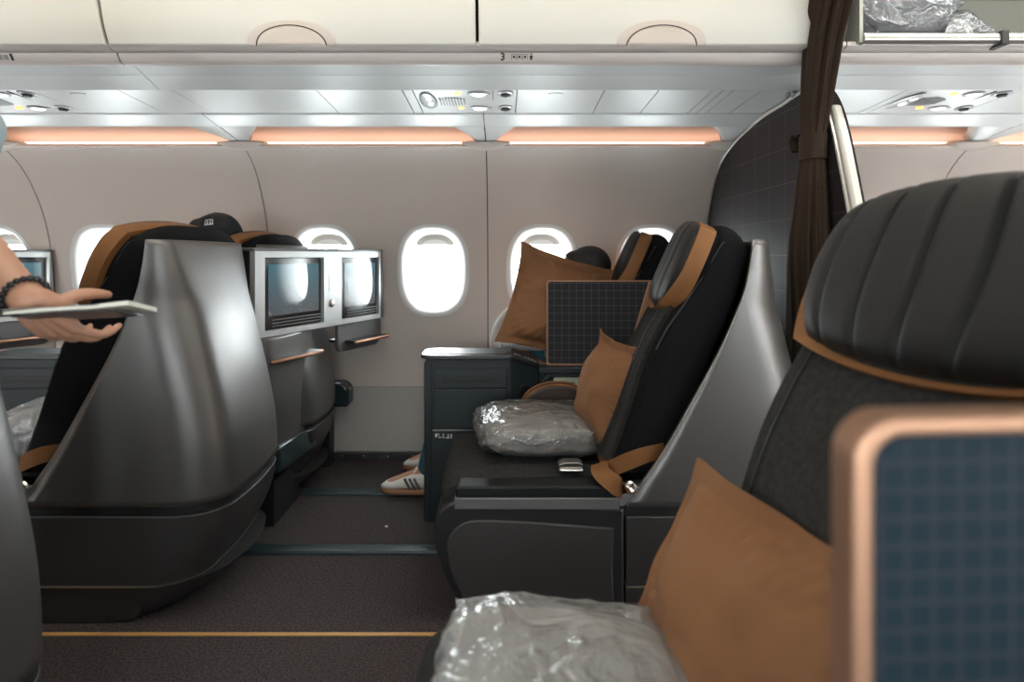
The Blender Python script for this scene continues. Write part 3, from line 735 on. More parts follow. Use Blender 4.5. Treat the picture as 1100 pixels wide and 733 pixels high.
def build_seat(label, group, y0, m, xoff=0.0):
    t = thing('airline_seat', label, 'airline seat', (OX + xoff, y0 + m * OY, 0), group)
    def L(p): return (p[0] - OX, m * (p[1] - OY), p[2])
    def LL(ps): return [L(p) for p in ps]
    def conv(b): b.v = LL(b.v); return b
    # --- shell
    zs = [0.318 + (1.045 - 0.318) * i / 40 for i in range(41)]
    b = MB(); b.loft([[(x, y, z) for x, y in U_path(z, XF(z))] for z in zs], closed=False, caps=False)
    sh = conv(b).build('shell', [M['shell'], M['inner'], M['edge']], t, smooth=60)
    # orient so that the normals point outwards, then thicken inwards with a black lining
    me = sh.data; bm = bmesh.new(); bm.from_mesh(me); bm.faces.ensure_lookup_table()
    f = max(bm.faces, key=lambda q: q.calc_center_median().x)
    if f.normal.x < 0: bmesh.ops.reverse_faces(bm, faces=bm.faces[:])
    bm.to_mesh(me); bm.free()
    q = sh.modifiers.new('thickness', 'SOLIDIFY'); q.thickness = 0.016; q.offset = -1; q.material_offset = 1; q.material_offset_rim = 2
    # --- groove, lower shell and skirt
    b = MB(); b.loft([[(x, y, z) for x, y in U_path(z, 0.32, 0.014)] for z in (0.285, 0.30, 0.325)], closed=True); conv(b).build('shell_groove', M['inner'], t, smooth=60)
    zs = [0.104 + (0.292 - 0.104) * i / 10 for i in range(11)]
    b = MB(); b.loft([[(x, y, z) for x, y in U_path(z, 0.335)] for z in zs]); conv(b).build('lower_shell', M['lower'], t, smooth=60, bevel=0.003)
    b = MB(); b.loft([[(x, y, z) for x, y in U_path(z, 0.335, -0.002 - i * 0.0015)] for i, z in enumerate((0.100, 0.104))]); conv(b).build('trim_line', M['edge'], t, smooth=60)
    b = MB(); b.loft([[(x, y, z) for x, y in U_path(z, 0.335, 0.002 + 0.02 * (0.10 - z), 0.09)] for z in (0.002, 0.03, 0.06, 0.10)]); sk = conv(b).build('skirt', M['lower'], t, smooth=60)
    b = MB(); b.prism(rrect(0.42, 0.66, 0.006, 0.088, (0.004, 0.03, 0.004, 0.004)), 1, 0.008, 0.02); conv(b).build('access_panel', M['panel'], sk, bevel=0.002)
    # --- front base with inset grey side panel
    base = smooth_curve([(0.25, 0.318), (0.05, 0.332), (-0.09, 0.338), (-0.150, 0.325), (-0.183, 0.285), (-0.186, 0.235), (-0.170, 0.165), (-0.140, 0.09), (-0.105, 0.03)], 5) + [(-0.07, 0.002), (0.33, 0.002), (0.33, 0.315)]
    b = MB(); b.prism(base, 1, 0.0, SW - 0.01); bs = conv(b).build('seat_base', M['base'], t, bevel=0.008, seg=3)
    ins = smooth_curve([(0.30, 0.262), (0.10, 0.278), (-0.06, 0.285), (-0.115, 0.272), (-0.148, 0.235), (-0.150, 0.19), (-0.135, 0.13), (-0.10, 0.06)], 5) + [(-0.075, 0.022), (0.308, 0.022), (0.300, 0.07), (0.297, 0.16), (0.300, 0.262)]
    b = MB(); b.prism(ins, 1, -0.006, 0.01); conv(b).build('side_panel', M['panel'], bs, bevel=0.004, seg=3)
    # --- arm pad on the aisle side and its grey rail
    b = MB(); b.prism(rrect(-0.128, 0.312, 0.344, 0.375, (0.006, 0.006, 0.022, 0.015)), 1, -0.002, 0.085); conv(b).build('arm_pad', M['armpad'], t, bevel=0.010, seg=3)
    b = MB(); b.box((-0.132, -0.004, 0.312), (0.318, 0.07, 0.345)); conv(b).build('arm_rail', M['greyplate'], t, bevel=0.004)
    b = MB(); b.prism([(0.315, 0.318), (0.315, 0.345), (0.36, 0.372), (0.40, 0.372), (0.33, 0.318)], 1, 0.004, 0.06); conv(b).build('arm_hinge', M['vent'], t, bevel=0.003)
    # --- seat cushion
    b = MB(); n = 24; rings = []
    prof = smooth_curve([(-0.165, 0.300), (-0.178, 0.342), (-0.160, 0.377), (-0.10, 0.392), (0.10, 0.389), (0.30, 0.378), (0.42, 0.375)], 6)
    for j in range(n + 1):
        s_ = -1 + 2*j/n; y = SW/2 + 0.004 + s_ * 0.242; d = 0.030 * abs(s_) ** 7
        rings.append([(x + d * 0.3, y, z - d - 0.004 * math.cos(PI * (s_ * 3)) * 0.5) for x, z in prof] + [(0.42, y, 0.27), (-0.150, y, 0.27)])
    b.loft(rings); conv(b).build('seat_cushion', M['charfab'], t, smooth=50)
    # --- backrest (black side bolsters) with a charcoal front
    prof = smooth_curve([(0.300, 0.40), (0.352, 0.56), (0.396, 0.72), (0.440, 0.82), (0.497, 0.905), (0.548, 0.985), (0.590, 1.060), (0.606, 1.083), (0.632, 1.094), (0.664, 1.086), (0.684, 1.060), (0.684, 1.02), (0.655, 0.90), (0.60, 0.76), (0.55, 0.62), (0.50, 0.48), (0.47, 0.40)], 5)
    b = MB(); rings = []; n = 30
    for j in range(n + 1):
        s_ = -1 + 2*j/n; y = SW/2 + 0.252 * s_
        e = max(0.0, 1 - abs(s_) ** 9) ** 0.5; k = 1 - 0.075 * abs(s_) ** 3.5
        r = []
        for x, z in prof:
            zz = 0.40 + (z - 0.40) * (k if z > 0.7 else 1 - (1 - k) * max(0, (z - 0.4) / 0.3))
            cx = float(np.interp(z, [0.40, 0.72, 1.094], [0.385, 0.47, 0.635]))
            kk_ = 0.05 + 0.13 * min(1, max(0, (cx + 0.05 - x) / 0.1))
            r.append((cx + (x - cx) * (0.75 + 0.25 * e) + kk_ * (y - 0.03) * min(1, max(0, (z - 0.45) / 0.3)), y, zz))
        rings.append(r)
    b.loft(rings); bk = conv(b).build('backrest', M['blackfab'], t, smooth=55)
    b = MB(); rings = []
    fp = smooth_curve([(0.296, 0.42), (0.338, 0.54), (0.378, 0.68), (0.412, 0.765), (0.452, 0.838), (0.468, 0.864)], 6)
    for j in range(25):
        s_ = -1 + 2*j/24; y = SW/2 + 0.218 * s_; d = 0.016 * max(0.0, 1 - abs(s_) ** 6) ** 0.5
        if 0.72 < abs(s_) < 0.82: d -= 0.003
        sk_ = lambda z: 0.18 * (y - 0.03) * min(1, max(0, (z - 0.45) / 0.3))
        rings.append([(x - d + sk_(z), y, z + d * 0.3) for x, z in fp] + [(x + 0.03 + sk_(z), y, z) for x, z in reversed(fp)])
    b.loft(rings); conv(b).build('back_cushion', M['charfab'], t, smooth=55)
    for yy in (SW/2 - 0.168, SW/2 + 0.168):
        b = MB(); b.tube([(x - 0.0155 + 0.18 * (yy - 0.03) * min(1, max(0, (z - 0.45) / 0.3)), yy, z + 0.004) for x, z in fp], 0.0016, 6); conv(b).build('back_seam', M['inner'], t)
    # piping along the near edge of the backrest
    for sg in (-1, 1):
        b = MB(); pp = [p for p in prof[12:36]]
        yy = SW/2 + sg * 0.246; kk = 1 - 0.075 * (0.246/0.252) ** 3.5
        b.tube([((0.385 + 0 if False else float(np.interp(z, [0.40, 0.72, 1.094], [0.385, 0.47, 0.635]))) * 0.10 + x * 0.90 + 0.004 + (0.05 + 0.13 * min(1, max(0, (float(np.interp(z, [0.40, 0.72, 1.094], [0.385, 0.47, 0.635])) + 0.05 - x) / 0.1))) * (yy - 0.03) * min(1, max(0, (z - 0.45) / 0.3)), yy, 0.40 + (z - 0.40) * (kk if z > 0.7 else 1 - (1 - kk) * max(0, (z - 0.4) / 0.3)) + 0.001) for x, z in pp], 0.0026, 6)
        conv(b).build('piping', M['pipe'], bk)
    # --- head cushion
    c = Vector((0.503, SW/2, 0.974)); vd = Vector((0.40, 0, 0.916)).normalized(); wd = Vector((-0.916, 0, 0.40)).normalized(); ud = Vector((0, 1, 0))
    pts, na, nb = headrest_surface()
    Rz = Matrix.Rotation(math.radians(-10.5), 3, 'Z'); pv = Vector((0.503, SW/2 - 0.25, 0.974))
    H = lambda p: tuple(pv + Rz @ (c + ud * p[0] + vd * p[1] + wd * p[2] - pv))
    b = MB(); fs = [(j*(na+1)+i, j*(na+1)+i+1, (j+1)*(na+1)+i+1, (j+1)*(na+1)+i) for j in range(nb) for i in range(na)]
    b.add([H(p) for p in pts], fs); hp = conv(b).build('head_cushion', M['leather'], t, smooth=50)
    rim = [pts[i] for i in range(na)] + [pts[j*(na+1)+na] for j in range(nb)] + [pts[nb*(na+1)+i] for i in range(na, 0, -1)] + [pts[j*(na+1)] for j in range(nb, 0, -1)]
    b = MB(); rings = []
    for (k, w) in ((0.99, 0.001), (1.022, -0.001), (1.03, -0.012), (1.03, -0.040), (1.02, -0.047), (0.90, -0.050), (0.5, -0.050)):
        rings.append([H((p[0]*k, p[1]*(k if k <= 1.02 else k * (1.0 + 0.09 * min(1, max(0, -p[1] / 0.13)) ** 1.3)), w + (0.022 * min(1, max(0, -p[1] / 0.12)) ** 1.5 if k > 1.02 and w > -0.02 else 0))) for p in rim])
    b.loft(rings); conv(b).build('tan_band', M['tanleather'], hp, smooth=55)
    b = MB(); rings = []
    for (k, w) in ((0.93, -0.047), (0.95, -0.055), (0.93, -0.095), (0.80, -0.11)):
        rings.append([H((p[0]*k, p[1]*k, w)) for p in rim])
    b.loft(rings); conv(b).build('head_mount', M['blackfab'], hp, smooth=55)
    # --- lap belt in two straps, with buckle and anchor
    def strap_pts(ps, n=8): return smooth_curve([(p[0], p[1], p[2]) for p in ps], n)
    bt = MB(); bt.ribbon(strap_pts([(0.445, 0.030, 0.462), (0.39, 0.016, 0.455), (0.335, 0.022, 0.432), (0.30, 0.045, 0.408), (0.275, 0.08, 0.396)]), (0.35, 0.05, 1), 0.044, 0.003)
    be = conv(bt).build('seat_belt', M['strap'], t, smooth=30)
    bt = MB(); bt.ribbon(strap_pts([(0.275, 0.075, 0.412), (0.268, 0.030, 0.412), (0.275, 0.012, 0.402), (0.295, 0.000, 0.388), (0.318, -0.004, 0.372), (0.335, 0.0, 0.378)]), (1, 0.1, 0.35), 0.05, 0.003); conv(bt).build('belt_loop', M['strap'], be, smooth=30)
    bt = MB(); bt.disc_lathe((0.345, 0.002, 0.372), (0.3, -1, 0.2), [(0.017, -0.01), (0.017, 0.006), (0.012, 0.010), (0.006, 0.010), (0, 0.008)], 18); conv(bt).build('belt_anchor', M['chrome'], be)
    bt = MB(); bt.prism([(0.165, 0.430), (0.225, 0.430), (0.228, 0.446), (0.215, 0.452), (0.175, 0.452), (0.160, 0.444)], 1, 0.078, 0.122)
    bt.tube([(0.163, 0.073, 0.433), (0.225, 0.070, 0.433), (0.226, 0.126, 0.436), (0.162, 0.126, 0.436), (0.163, 0.073, 0.433)], 0.004, 8)
    bt.v = [(x, y, z - 0.040) for x, y, z in bt.v]; conv(bt).build('buckle', M['chrome'], be, bevel=0.003)
    # --- round-topped inner armrest, tan piped
    pr = [(0.195 + 0.128 * math.cos(a), 0.455 + 0.088 * math.sin(a)) for a in [PI * k / 28 for k in range(29)]]
    b = MB(); b.prism(pr + [(0.067, 0.36), (0.323, 0.36)], 1, SW - 0.075, SW - 0.012); ar = conv(b).build('armrest', mat_arm, t, bevel=0.010, seg=3)
    b = MB(); b.tube([(x, SW - 0.068, z + 0.001) for x, z in pr], 0.004, 8); b.tube([(x, SW - 0.018, z + 0.001) for x, z in pr], 0.004, 8); conv(b).build('armrest_piping', M['tanleather'], ar)
    # --- black bracket beside the shell (holds the privacy panel)
    b = MB(); b.prism([(0.50, 0.58), (0.60, 0.58), (0.665, 0.88), (0.60, 0.93), (0.575, 0.80)], 1, SW + 0.012, SW + 0.05); conv(b).build('side_wing', M['greyplate'], t, bevel=0.005)
    return t
mat_arm = mat('dark brown leather', (0.030, 0.017, 0.015), 0.5)
GS = 'black and grey airline seats'
s2c = build_seat('middle aisle seat holding a clear wrapped blanket and an upright tan pillow', GS, 1.65, 1)
s2d = build_seat('large black leather headrest seat nearest the camera at the right, with grooved headrest', GS, 1.10, -1, 0.045)
s1c = copy_tree(s2c, s2c.location + Vector((-PITCH, 0, 0)), 'seat seen from behind at left, big smooth grey shell facing the aisle gap')
s1a = copy_tree(s2c, s2c.location + Vector((-PITCH, 0.745, 0)), 'window seat behind the two screens, only headrest top and curved shell showing', skip=('seat_belt',))
s2a = copy_tree(s2c, s2c.location + Vector((0, 0.745, 0)), 'window-side seat behind the grid privacy panel, headrest against the window', skip=('seat_belt',))
s1d = copy_tree(s2d, s2d.location + Vector((-PITCH - 0.045, 0, 0)), 'grey shell of the seat cut off by the left edge of the photo, bottom corner')

# ================================================================== SEATBACK SCREEN UNITS
def monitor_unit(label):
    O = Vector((-0.895, 2.2, 0))
    t = thing('seatback_monitor_unit', label, 'seatback monitor', O, 'twin seatback monitor units')
    ux = Vector((0.41, 1, 0)).normalized(); nx = Vector((1, -0.41, 0)).normalized()
    ll = math.sqrt(1 + 0.41**2)
    def U(y): return (y - 2.2) * ll
    def W(u, z, d): return tuple(ux * u + nx * d + Vector((0, 0, z)))
    def slab(poly, d0, d1, nm, m, parent=t, bevel=0.004, seg=3, slope=None, **k):
        b = MB(); n = len(poly); sl = (lambda u: slope[2] - slope[0] * (u - slope[1])) if slope else (lambda u: 0)
        b.add([W(u, z, d0) for u, z in poly] + [W(u, z, d1 + sl(u)) for u, z in poly], [tuple(range(n)), tuple(range(n, 2*n))] + [(i, (i+1) % n, n+(i+1) % n, n+i) for i in range(n)])
        return b.build(nm, m, parent, bevel=bevel, seg=seg, **k)
    ue = U(2.945)
    # housing plate built as bars so the screens sit in real recesses
    zb, zt = 0.700, 1.018
    slab(rrect(0.0, ue, zb, zt, (0.004, 0.004, 0.03, 0.004)), -0.055, -0.026, 'housing_back', M['inner'])
    S = [(U(2.245), U(2.555)), (U(2.665), U(2.932))]; z0, z1 = 0.722, 0.994
    b = MB()
    def bar(u0, u1, za, zc):
        b.add([W(u, z, d) for d in (-0.024, 0.0) for u, z in ((u0, za), (u1, za), (u1, zc), (u0, zc))], [(0,1,2,3), (4,5,6,7), (0,1,5,4), (1,2,6,5), (2,3,7,6), (3,0,4,7)])
    bar(0, ue, z1, zt); bar(0, ue, zb, z0); bar(0, S[0][0], z0, z1); bar(S[0][1], S[1][0], z0, z1); bar(S[1][1], ue, z0, z1)
    b.build('housing', M['housing'], t)
    for (a, c) in S:
        bz = slab(rrect(a + 0.001, c - 0.001, z0 + 0.001, z1 - 0.001, 0.006), -0.022, -0.009, 'screen', M['bezel'], bevel=0.002, slope=(0.036, a, 0.0065))
        dp = slab(rrect(a + 0.020, c - 0.020, z0 + 0.052, z1 - 0.026, 0.003), -0.016, -0.0082, 'display', M['display'], bz, 0, slope=(0.038, a + 0.02, 0.0075))
        bb = MB()
        for k in range(3):
            zz = z0 + 0.010 + k * 0.012
            bb.add([W(u, z, d) for d in (-0.012, -0.004) for u, z in ((a + 0.006, zz), (c - 0.006, zz), (c - 0.006, zz + 0.004), (a + 0.006, zz + 0.004))], [(0,1,2,3), (4,5,6,7), (0,1,5,4), (1,2,6,5), (2,3,7,6), (3,0,4,7)])
        bb.build('ledge_ribs', M['greyplate'], bz)
    # top cap and end frame
    slab(rrect(-0.01, ue + 0.012, zt, zt + 0.012, 0.003), -0.06, 0.004, 'top_cap', M['greyplate'])
    slab(rrect(U(2.655), ue + 0.018, 0.575, 0.700, (0.03, 0.05, 0.004, 0.004)), -0.030, -0.012, 'lower_plate', M['greyplate'])
    slab([(ue, 0.70), (ue + 0.018, 0.70), (ue + 0.010, zt), (ue, zt)], -0.03, 0.004, 'end_frame', M['greyplate'])
    # button and card reader between the screens
    slab(rrect(U(2.585), U(2.64), 0.85, 0.925, 0.005), -0.002, 0.0012, 'card_reader', M['housing'], bevel=0.001)
    b = MB(); cpt = W(U(2.60), 0.798, 0.0); b.disc_lathe(cpt, nx, [(0.017, -0.002), (0.017, 0.004), (0.014, 0.006), (0.0, 0.006)], 24); kb = b.build('round_button', M['chrome'], t)
    # two small side shelves with rose bronze edges
    for (ya, yb, zc) in ((2.235, 2.50, 0.612), (2.70, 2.945, 0.618)):
        a, c = U(ya), U(yb)
        b = MB(); b.add([W(u, z, d) for z in (zc - 0.008, zc + 0.006) for u, d in ((a, 0.045), (c, 0.045), (c + 0.01, -0.10), (a, -0.10))], [(0,1,2,3), (4,5,6,7), (0,1,5,4), (1,2,6,5), (2,3,7,6), (3,0,4,7)])
        sh = b.build('side_shelf', M['base'], t, bevel=0.003)
        b = MB(); b.tube([W(a - 0.002, zc - 0.001, 0.046), W(c - 0.01, zc - 0.001, 0.046), W(c + 0.002, zc - 0.001, 0.038)], 0.0075, 10); b.build('shelf_edge', M['bronze'], sh)
    # column down to the floor under the screens, footrest box
    b = MB(); b.prism(smooth_curve([(-0.04, -0.02), (0.03, -0.01), (0.065, 0.08), (0.085, 0.20), (0.098, 0.35)], 5) + [(-0.03, 0.35)], 2, 0.285, 0.70); b.build('column', M['shell'], t, bevel=0.008)
    b = MB(); b.add([(x, y, z) for z in (0.20, 0.300) for x, y in ((-0.08, 0.035), (0.080, 0.025), (0.118, 0.345), (-0.08, 0.345))], [(0,1,2,3), (4,5,6,7), (0,1,5,4), (1,2,6,5), (2,3,7,6), (3,0,4,7)])
    ft = b.build('footrest', M['foot'], t, bevel=0.012, seg=3)
    b = MB(); b.box((-0.08, 0.05, 0.0), (0.05, 0.33, 0.165)); b.build('footrest_base', M['base'], t)
    return t
mu = monitor_unit('pair of seatback screens on a silver housing, in the middle left beside the window')
mu0 = copy_tree(mu, mu.location + Vector((-1.60, 0, 0)), 'seatback screen unit at the left edge, behind the hand with the magazine')
# wall-side ledge beyond the window seat
def ledge(label, x):
    t = thing('side_ledge', label, 'side ledge', (x, 2.93, 0))
    b = MB(); b.prism(rrect(-0.25, 0.075, 0.285, 0.40, (0.02, 0.02, 0.05, 0.02)), 1, -0.06, 0.035); b.build('pad', M['foot'], t, bevel=0.012, seg=3)
    b = MB(); b.box((-0.24, -0.05, 0.0), (-0.02, 0.03, 0.30)); b.build('support', M['base'], t)
ledge('small dark ledge sticking out beyond the curved grey shell under the screens', -0.80)

# ================================================================== CONSOLES BETWEEN THE SEATS
def console(label):
    t = thing('seat_console', label, 'seat console', (-0.15, 2.32, 0), 'dark teal consoles between the seats')
    LO = (0.15, -2.32, 0)
    def B(b, nm, m, parent=t, **k):
        o = b.build(nm, m, parent, **k)
        if parent is t: o.location = LO
        return o
    yf = 2.288
    b = MB(); b.prism(rrect(-0.296, 0.03, 0.0, 0.612, (0.004, 0.004, 0.004, 0.02)), 1, yf, 2.388); B(b, 'carcass', M['console'], bevel=0.006, seg=3)
    b = MB(); b.box((-0.286, yf - 0.003, 0.0), (-0.268, yf + 0.02, 0.60)); B(b, 'corner_post', M['console'], bevel=0.003)
    b = MB(); b.box((-0.30, yf - 0.002, 0.188), (-0.268, yf + 0.05, 0.191)); B(b, 'joint_line', M['inner'])
    # worktop with a rounded front corner
    b = MB(); b.prism(rrect(-0.312, 0.035, 2.272, 2.470, (0.05, 0.004, 0.004, 0.06)), 2, 0.612, 0.628); tp = B(b, 'worktop', M['consoletop'], bevel=0.004, seg=3)
    b = MB(); b.prism(rrect(-0.285, 0.02, 2.30, 2.45, 0.03), 2, 0.628, 0.630); b.build('worktop_inlay', M['console'], tp)
    # stowage door: frame, flap, slot handle
    b = MB(); b.prism(rrect(-0.262, 0.018, 0.352, 0.582, 0.012), 1, yf - 0.004, yf + 0.01); B(b, 'door_frame', M['inner'], bevel=0.001)
    b = MB(); b.prism(rrect(-0.258, 0.014, 0.505, 0.578, (0.003, 0.003, 0.012, 0.012)), 1, yf - 0.009, yf + 0.01); fp = B(b, 'upper_flap', M['console'], bevel=0.002)
    b = MB(); b.prism(rrect(-0.222, -0.028, 0.524, 0.550, 0.006), 1, yf - 0.0098, yf - 0.006); h = b.build('slot_handle', M['inner'], fp)
    b = MB(); b.prism(rrect(-0.217, -0.033, 0.536, 0.547, 0.004), 1, yf - 0.0115, yf - 0.006); b.build('slot_lip', M['base'], fp)
    b = MB(); b.prism(rrect(-0.258, 0.014, 0.356, 0.500, (0.012, 0.012, 0.003, 0.003)), 1, yf - 0.009, yf + 0.01); B(b, 'door', M['console'], bevel=0.002)
    b = MB(); b.box((-0.262, yf - 0.008, 0.344), (0.018, yf + 0.01, 0.348)); B(b, 'door_rail', M['edge'])
    # small printed symbols below the door
    b = MB()
    for (x0, x1, z0, z1) in ((-0.254, -0.246, 0.318, 0.332), (-0.243, -0.239, 0.324, 0.332), (-0.240, -0.232, 0.316, 0.320), (-0.228, -0.219, 0.316, 0.320), (-0.226, -0.220, 0.325, 0.330), (-0.214, -0.200, 0.314, 0.318), (-0.207, -0.203, 0.319, 0.330), (-0.196, -0.191, 0.314, 0.330)):
        b.box((x0, yf - 0.0012, z0), (x1, yf + 0.001, z1))
    B(b, 'printed_symbols', M['white'])
    # slanting control pod stepping down to the low ledge
    def quad_prism(top, zb, nm, m, **k):
        bb = MB(); n = len(top); bb.add(list(top) + [(p[0], p[1], zb) for p in top], [tuple(range(n)), tuple(range(n, 2*n))] + [(i, (i+1) % n, n+(i+1) % n, n+i) for i in range(n)]); return B(bb, nm, m, **k)
    quad_prism([(0.028, 2.290, 0.612), (0.135, 2.335, 0.572), (0.135, 2.43, 0.572), (0.028, 2.43, 0.612)], 0.0, 'control_pod', M['console'], bevel=0.004)
    pl = quad_prism([(0.030, 2.285, 0.628), (0.138, 2.330, 0.588), (0.138, 2.46, 0.590), (0.030, 2.46, 0.630)], 0.0, 'control_plate', M['base']) if False else None
    bb = MB(); tp4 = [(0.026, 2.284, 0.627), (0.140, 2.330, 0.586), (0.140, 2.465, 0.588), (0.026, 2.465, 0.629)]
    bb.add(tp4 + [(x, y, z - 0.016) for x, y, z in tp4], [(0,1,2,3), (4,5,6,7), (0,1,5,4), (1,2,6,5), (2,3,7,6), (3,0,4,7)]); cp = B(bb, 'control_plate', M['base'], bevel=0.003)
    def on_plate(u, v, d=0.0):
        a = Vector(tp4[0]).lerp(Vector(tp4[1]), u); c = Vector(tp4[3]).lerp(Vector(tp4[2]), u); return a.lerp(c, v) + Vector((0.34, 0, 0.94)) * d
    bb = MB()
    for (u, v, du, dv) in ((0.14, 0.30, 0.10, 0.05), (0.20, 0.42, 0.08, 0.06), (0.30, 0.34, 0.07, 0.05), (0.50, 0.34, 0.06, 0.06), (0.62, 0.44, 0.06, 0.06), (0.62, 0.26, 0.06, 0.06), (0.75, 0.34, 0.07, 0.06), (0.70, 0.18, 0.07, 0.05), (0.84, 0.20, 0.06, 0.05)):
        q = [on_plate(u, v, 0.0006), on_plate(u + du, v, 0.0006), on_plate(u + du, v + dv, 0.0006), on_plate(u, v + dv, 0.0006)]
        q2 = [p - Vector((0.0003, 0, 0.001)) for p in q]
        bb.add([tuple(p) for p in q + q2], [(0,1,2,3), (4,5,6,7), (0,1,5,4), (1,2,6,5), (2,3,7,6), (3,0,4,7)])
    bb.build('button_symbols', M['white'], cp)
    # headphone hook recess on the slanting face
    hk = MB(); nrm = Vector((0.388, -0.922, 0)); ax = Vector((0.922, 0.388, 0))
    cpt = Vector((0.083, 2.3130, 0.47))
    ring = lambda a, c, d: [tuple(cpt + ax * (a * math.cos(2*PI*k/24)) + Vector((0, 0, c * math.sin(2*PI*k/24))) + nrm * d) for k in range(24)]
    hk.loft([ring(0.030, 0.044, -0.01), ring(0.030, 0.044, 0.003), ring(0.025, 0.038, 0.004), ring(0.022, 0.034, 0.0)], caps=True); B(hk, 'headphone_recess', M['inner'], smooth=50)
    # low ledge carrying the privacy panel, with a literature pocket below
    b = MB(); b.prism(rrect(0.135, 0.505, 2.345, 2.42, (0.01, 0.01, 0.004, 0.004)), 2, 0.545, 0.570); B(b, 'low_ledge', M['console'], bevel=0.005, seg=3)
    b = MB(); b.box((0.135, 2.372, 0.0), (0.42, 2.392, 0.545)); B(b, 'pocket_back', M['base'])
    b = MB(); b.box((0.135, 2.34, 0.33), (0.40, 2.352, 0.455)); b.box((0.135, 2.34, 0.33), (0.145, 2.372, 0.50)); B(b, 'pocket_front', M['console'], bevel=0.004)
    b = MB(); b.prism([(0.155, 0.49), (0.19, 0.532), (0.42, 0.532), (0.42, 0.545), (0.17, 0.545), (0.14, 0.50)], 1, 2.352, 2.372); B(b, 'pocket_hood', M['console'], bevel=0.003)
    return t
cs = console('dark teal console with slot-handled door, behind the middle seat cushion')
cs1 = copy_tree(cs, cs.location + Vector((-PITCH, 0, 0)), 'dark console at the left edge of the photo, below the hand holding the magazine')

# card in the pocket
t = thing('safety_card', 'pale green safety card with dark lettering in the pocket behind the tan pillow', 'card', (0.29, 2.362, 0.38))
b = MB(); b.box((-0.092, -0.002, 0.0), (0.105, 0.002, 0.149)); b.build('sheet', mat('pale green card', (0.62, 0.66, 0.54), 0.5), t, bevel=0.001)
b = MB(); b.box((-0.089, -0.0026, 0.0), (0.102, -0.0016, 0.105)); b.build('photo_band', mat('pale grey printed band', (0.50, 0.47, 0.42), 0.5), t)
text_mesh('lettering', 'A321neo', 0.019, M['print'], t, (-0.045, -0.0026, 0.128), (PI/2, 0, 0), 0.0003)

# ================================================================== PRIVACY PANELS
def privacy_panel(label, loc, cloth, rotz=0.0):
    t = thing('privacy_panel', label, 'privacy panel', loc, 'bronze framed privacy panels', (0, 0, rotz))
    w0, w1, h = 0.335, 0.436, 0.334           # bottom and top widths
    out = rrect(0, 0.45, 0, h, (0.008, 0.004, 0.010, 0.014), 5)
    # slanted rear edge
    def sl(p): return (p[0] - (0.098 * (1 - p[1] / h) if p[0] > 0.2 else 0), p[1])
    out = [sl(p) for p in out]
    inn = [sl(p) for p in rrect(0.007, 0.402, 0.007, h - 0.006, (0.004, 0.003, 0.006, 0.010), 5)]
    n = len(out)
    b = MB(); b.add([(x, d, z) for d in (-0.010, 0.010) for x, z in out] + [(x, d, z) for d in (-0.010, 0.010) for x, z in inn],
        [(i, (i+1) % n, 2*n + (i+1) % n, 2*n + i) for i in range(n)] + [(n + i, n + (i+1) % n, 3*n + (i+1) % n, 3*n + i) for i in range(n)]
        + [(i, (i+1) % n, n + (i+1) % n, n + i) for i in range(n)] + [(2*n + i, 2*n + (i+1) % n, 3*n + (i+1) % n, 3*n + i) for i in range(n)])
    fr = b.build('frame', M['bronze'], t, bevel=0.003, seg=3)
    b = MB(); b.prism(inn, 1, -0.0085, 0.0085); b.build('cloth_panel', cloth, t)
    for z in (h * 0.84, h * 0.37):
        b = MB(); b.disc_lathe((0.425 - 0.098 * (1 - z / h), -0.0095, z), (0, -1, 0), [(0.0048, -0.002), (0.0048, 0.0012), (0, 0.0012)], 14); b.build('screw', M['inner'], fr)
    b = MB(); b.disc_lathe((0.008, -0.012, 0.006), (0, -1, 0), [(0.006, -0.004), (0.006, 0.003), (0, 0.004)], 12); b.build('hinge_pin', M['bronze'], fr)
    return t
privacy_panel('grid-woven privacy panel in a bronze frame standing on the console in the middle', (0.172, 2.398, 0.570), M['divider'])
def near_panel():
    t = thing('privacy_panel', 'blurred blue grid privacy panel with thick bronze frame at the right front edge', 'privacy panel', (0.192, 0.345, 0.40), 'bronze framed privacy panels', (0, 0, math.radians(4)))
    W_, H_ = 0.52, 0.512
    out = rrect(0, W_, 0, H_, (0.01, 0.01, 0.02, 0.026), 8); inn = rrect(0.012, W_ - 0.012, 0.012, H_ - 0.012, (0.008, 0.008, 0.012, 0.018), 8); n = len(out)
    b = MB(); d0, d1 = -0.012, 0.012
    b.add([(x, d, z) for d in (d0, d1) for x, z in out] + [(x, d, z) for d in (d0, d1) for x, z in inn],
        [(i, (i+1) % n, 2*n + (i+1) % n, 2*n + i) for i in range(n)] + [(n + i, n + (i+1) % n, 3*n + (i+1) % n, 3*n + i) for i in range(n)]
        + [(i, (i+1) % n, n + (i+1) % n, n + i) for i in range(n)] + [(2*n + i, 2*n + (i+1) % n, 3*n + (i+1) % n, 3*n + i) for i in range(n)])
    b.build('frame', M['bronze'], t, bevel=0.004, seg=3)
    b = MB(); b.prism(inn, 1, -0.0085, 0.0085); b.build('cloth_panel', M['dividerteal'], t)
    b = MB(); b.box((0.02, -0.04, -0.40), (W_, 0.04, 0.0)); b.build('pedestal', M['console'], t, bevel=0.006)
near_panel()

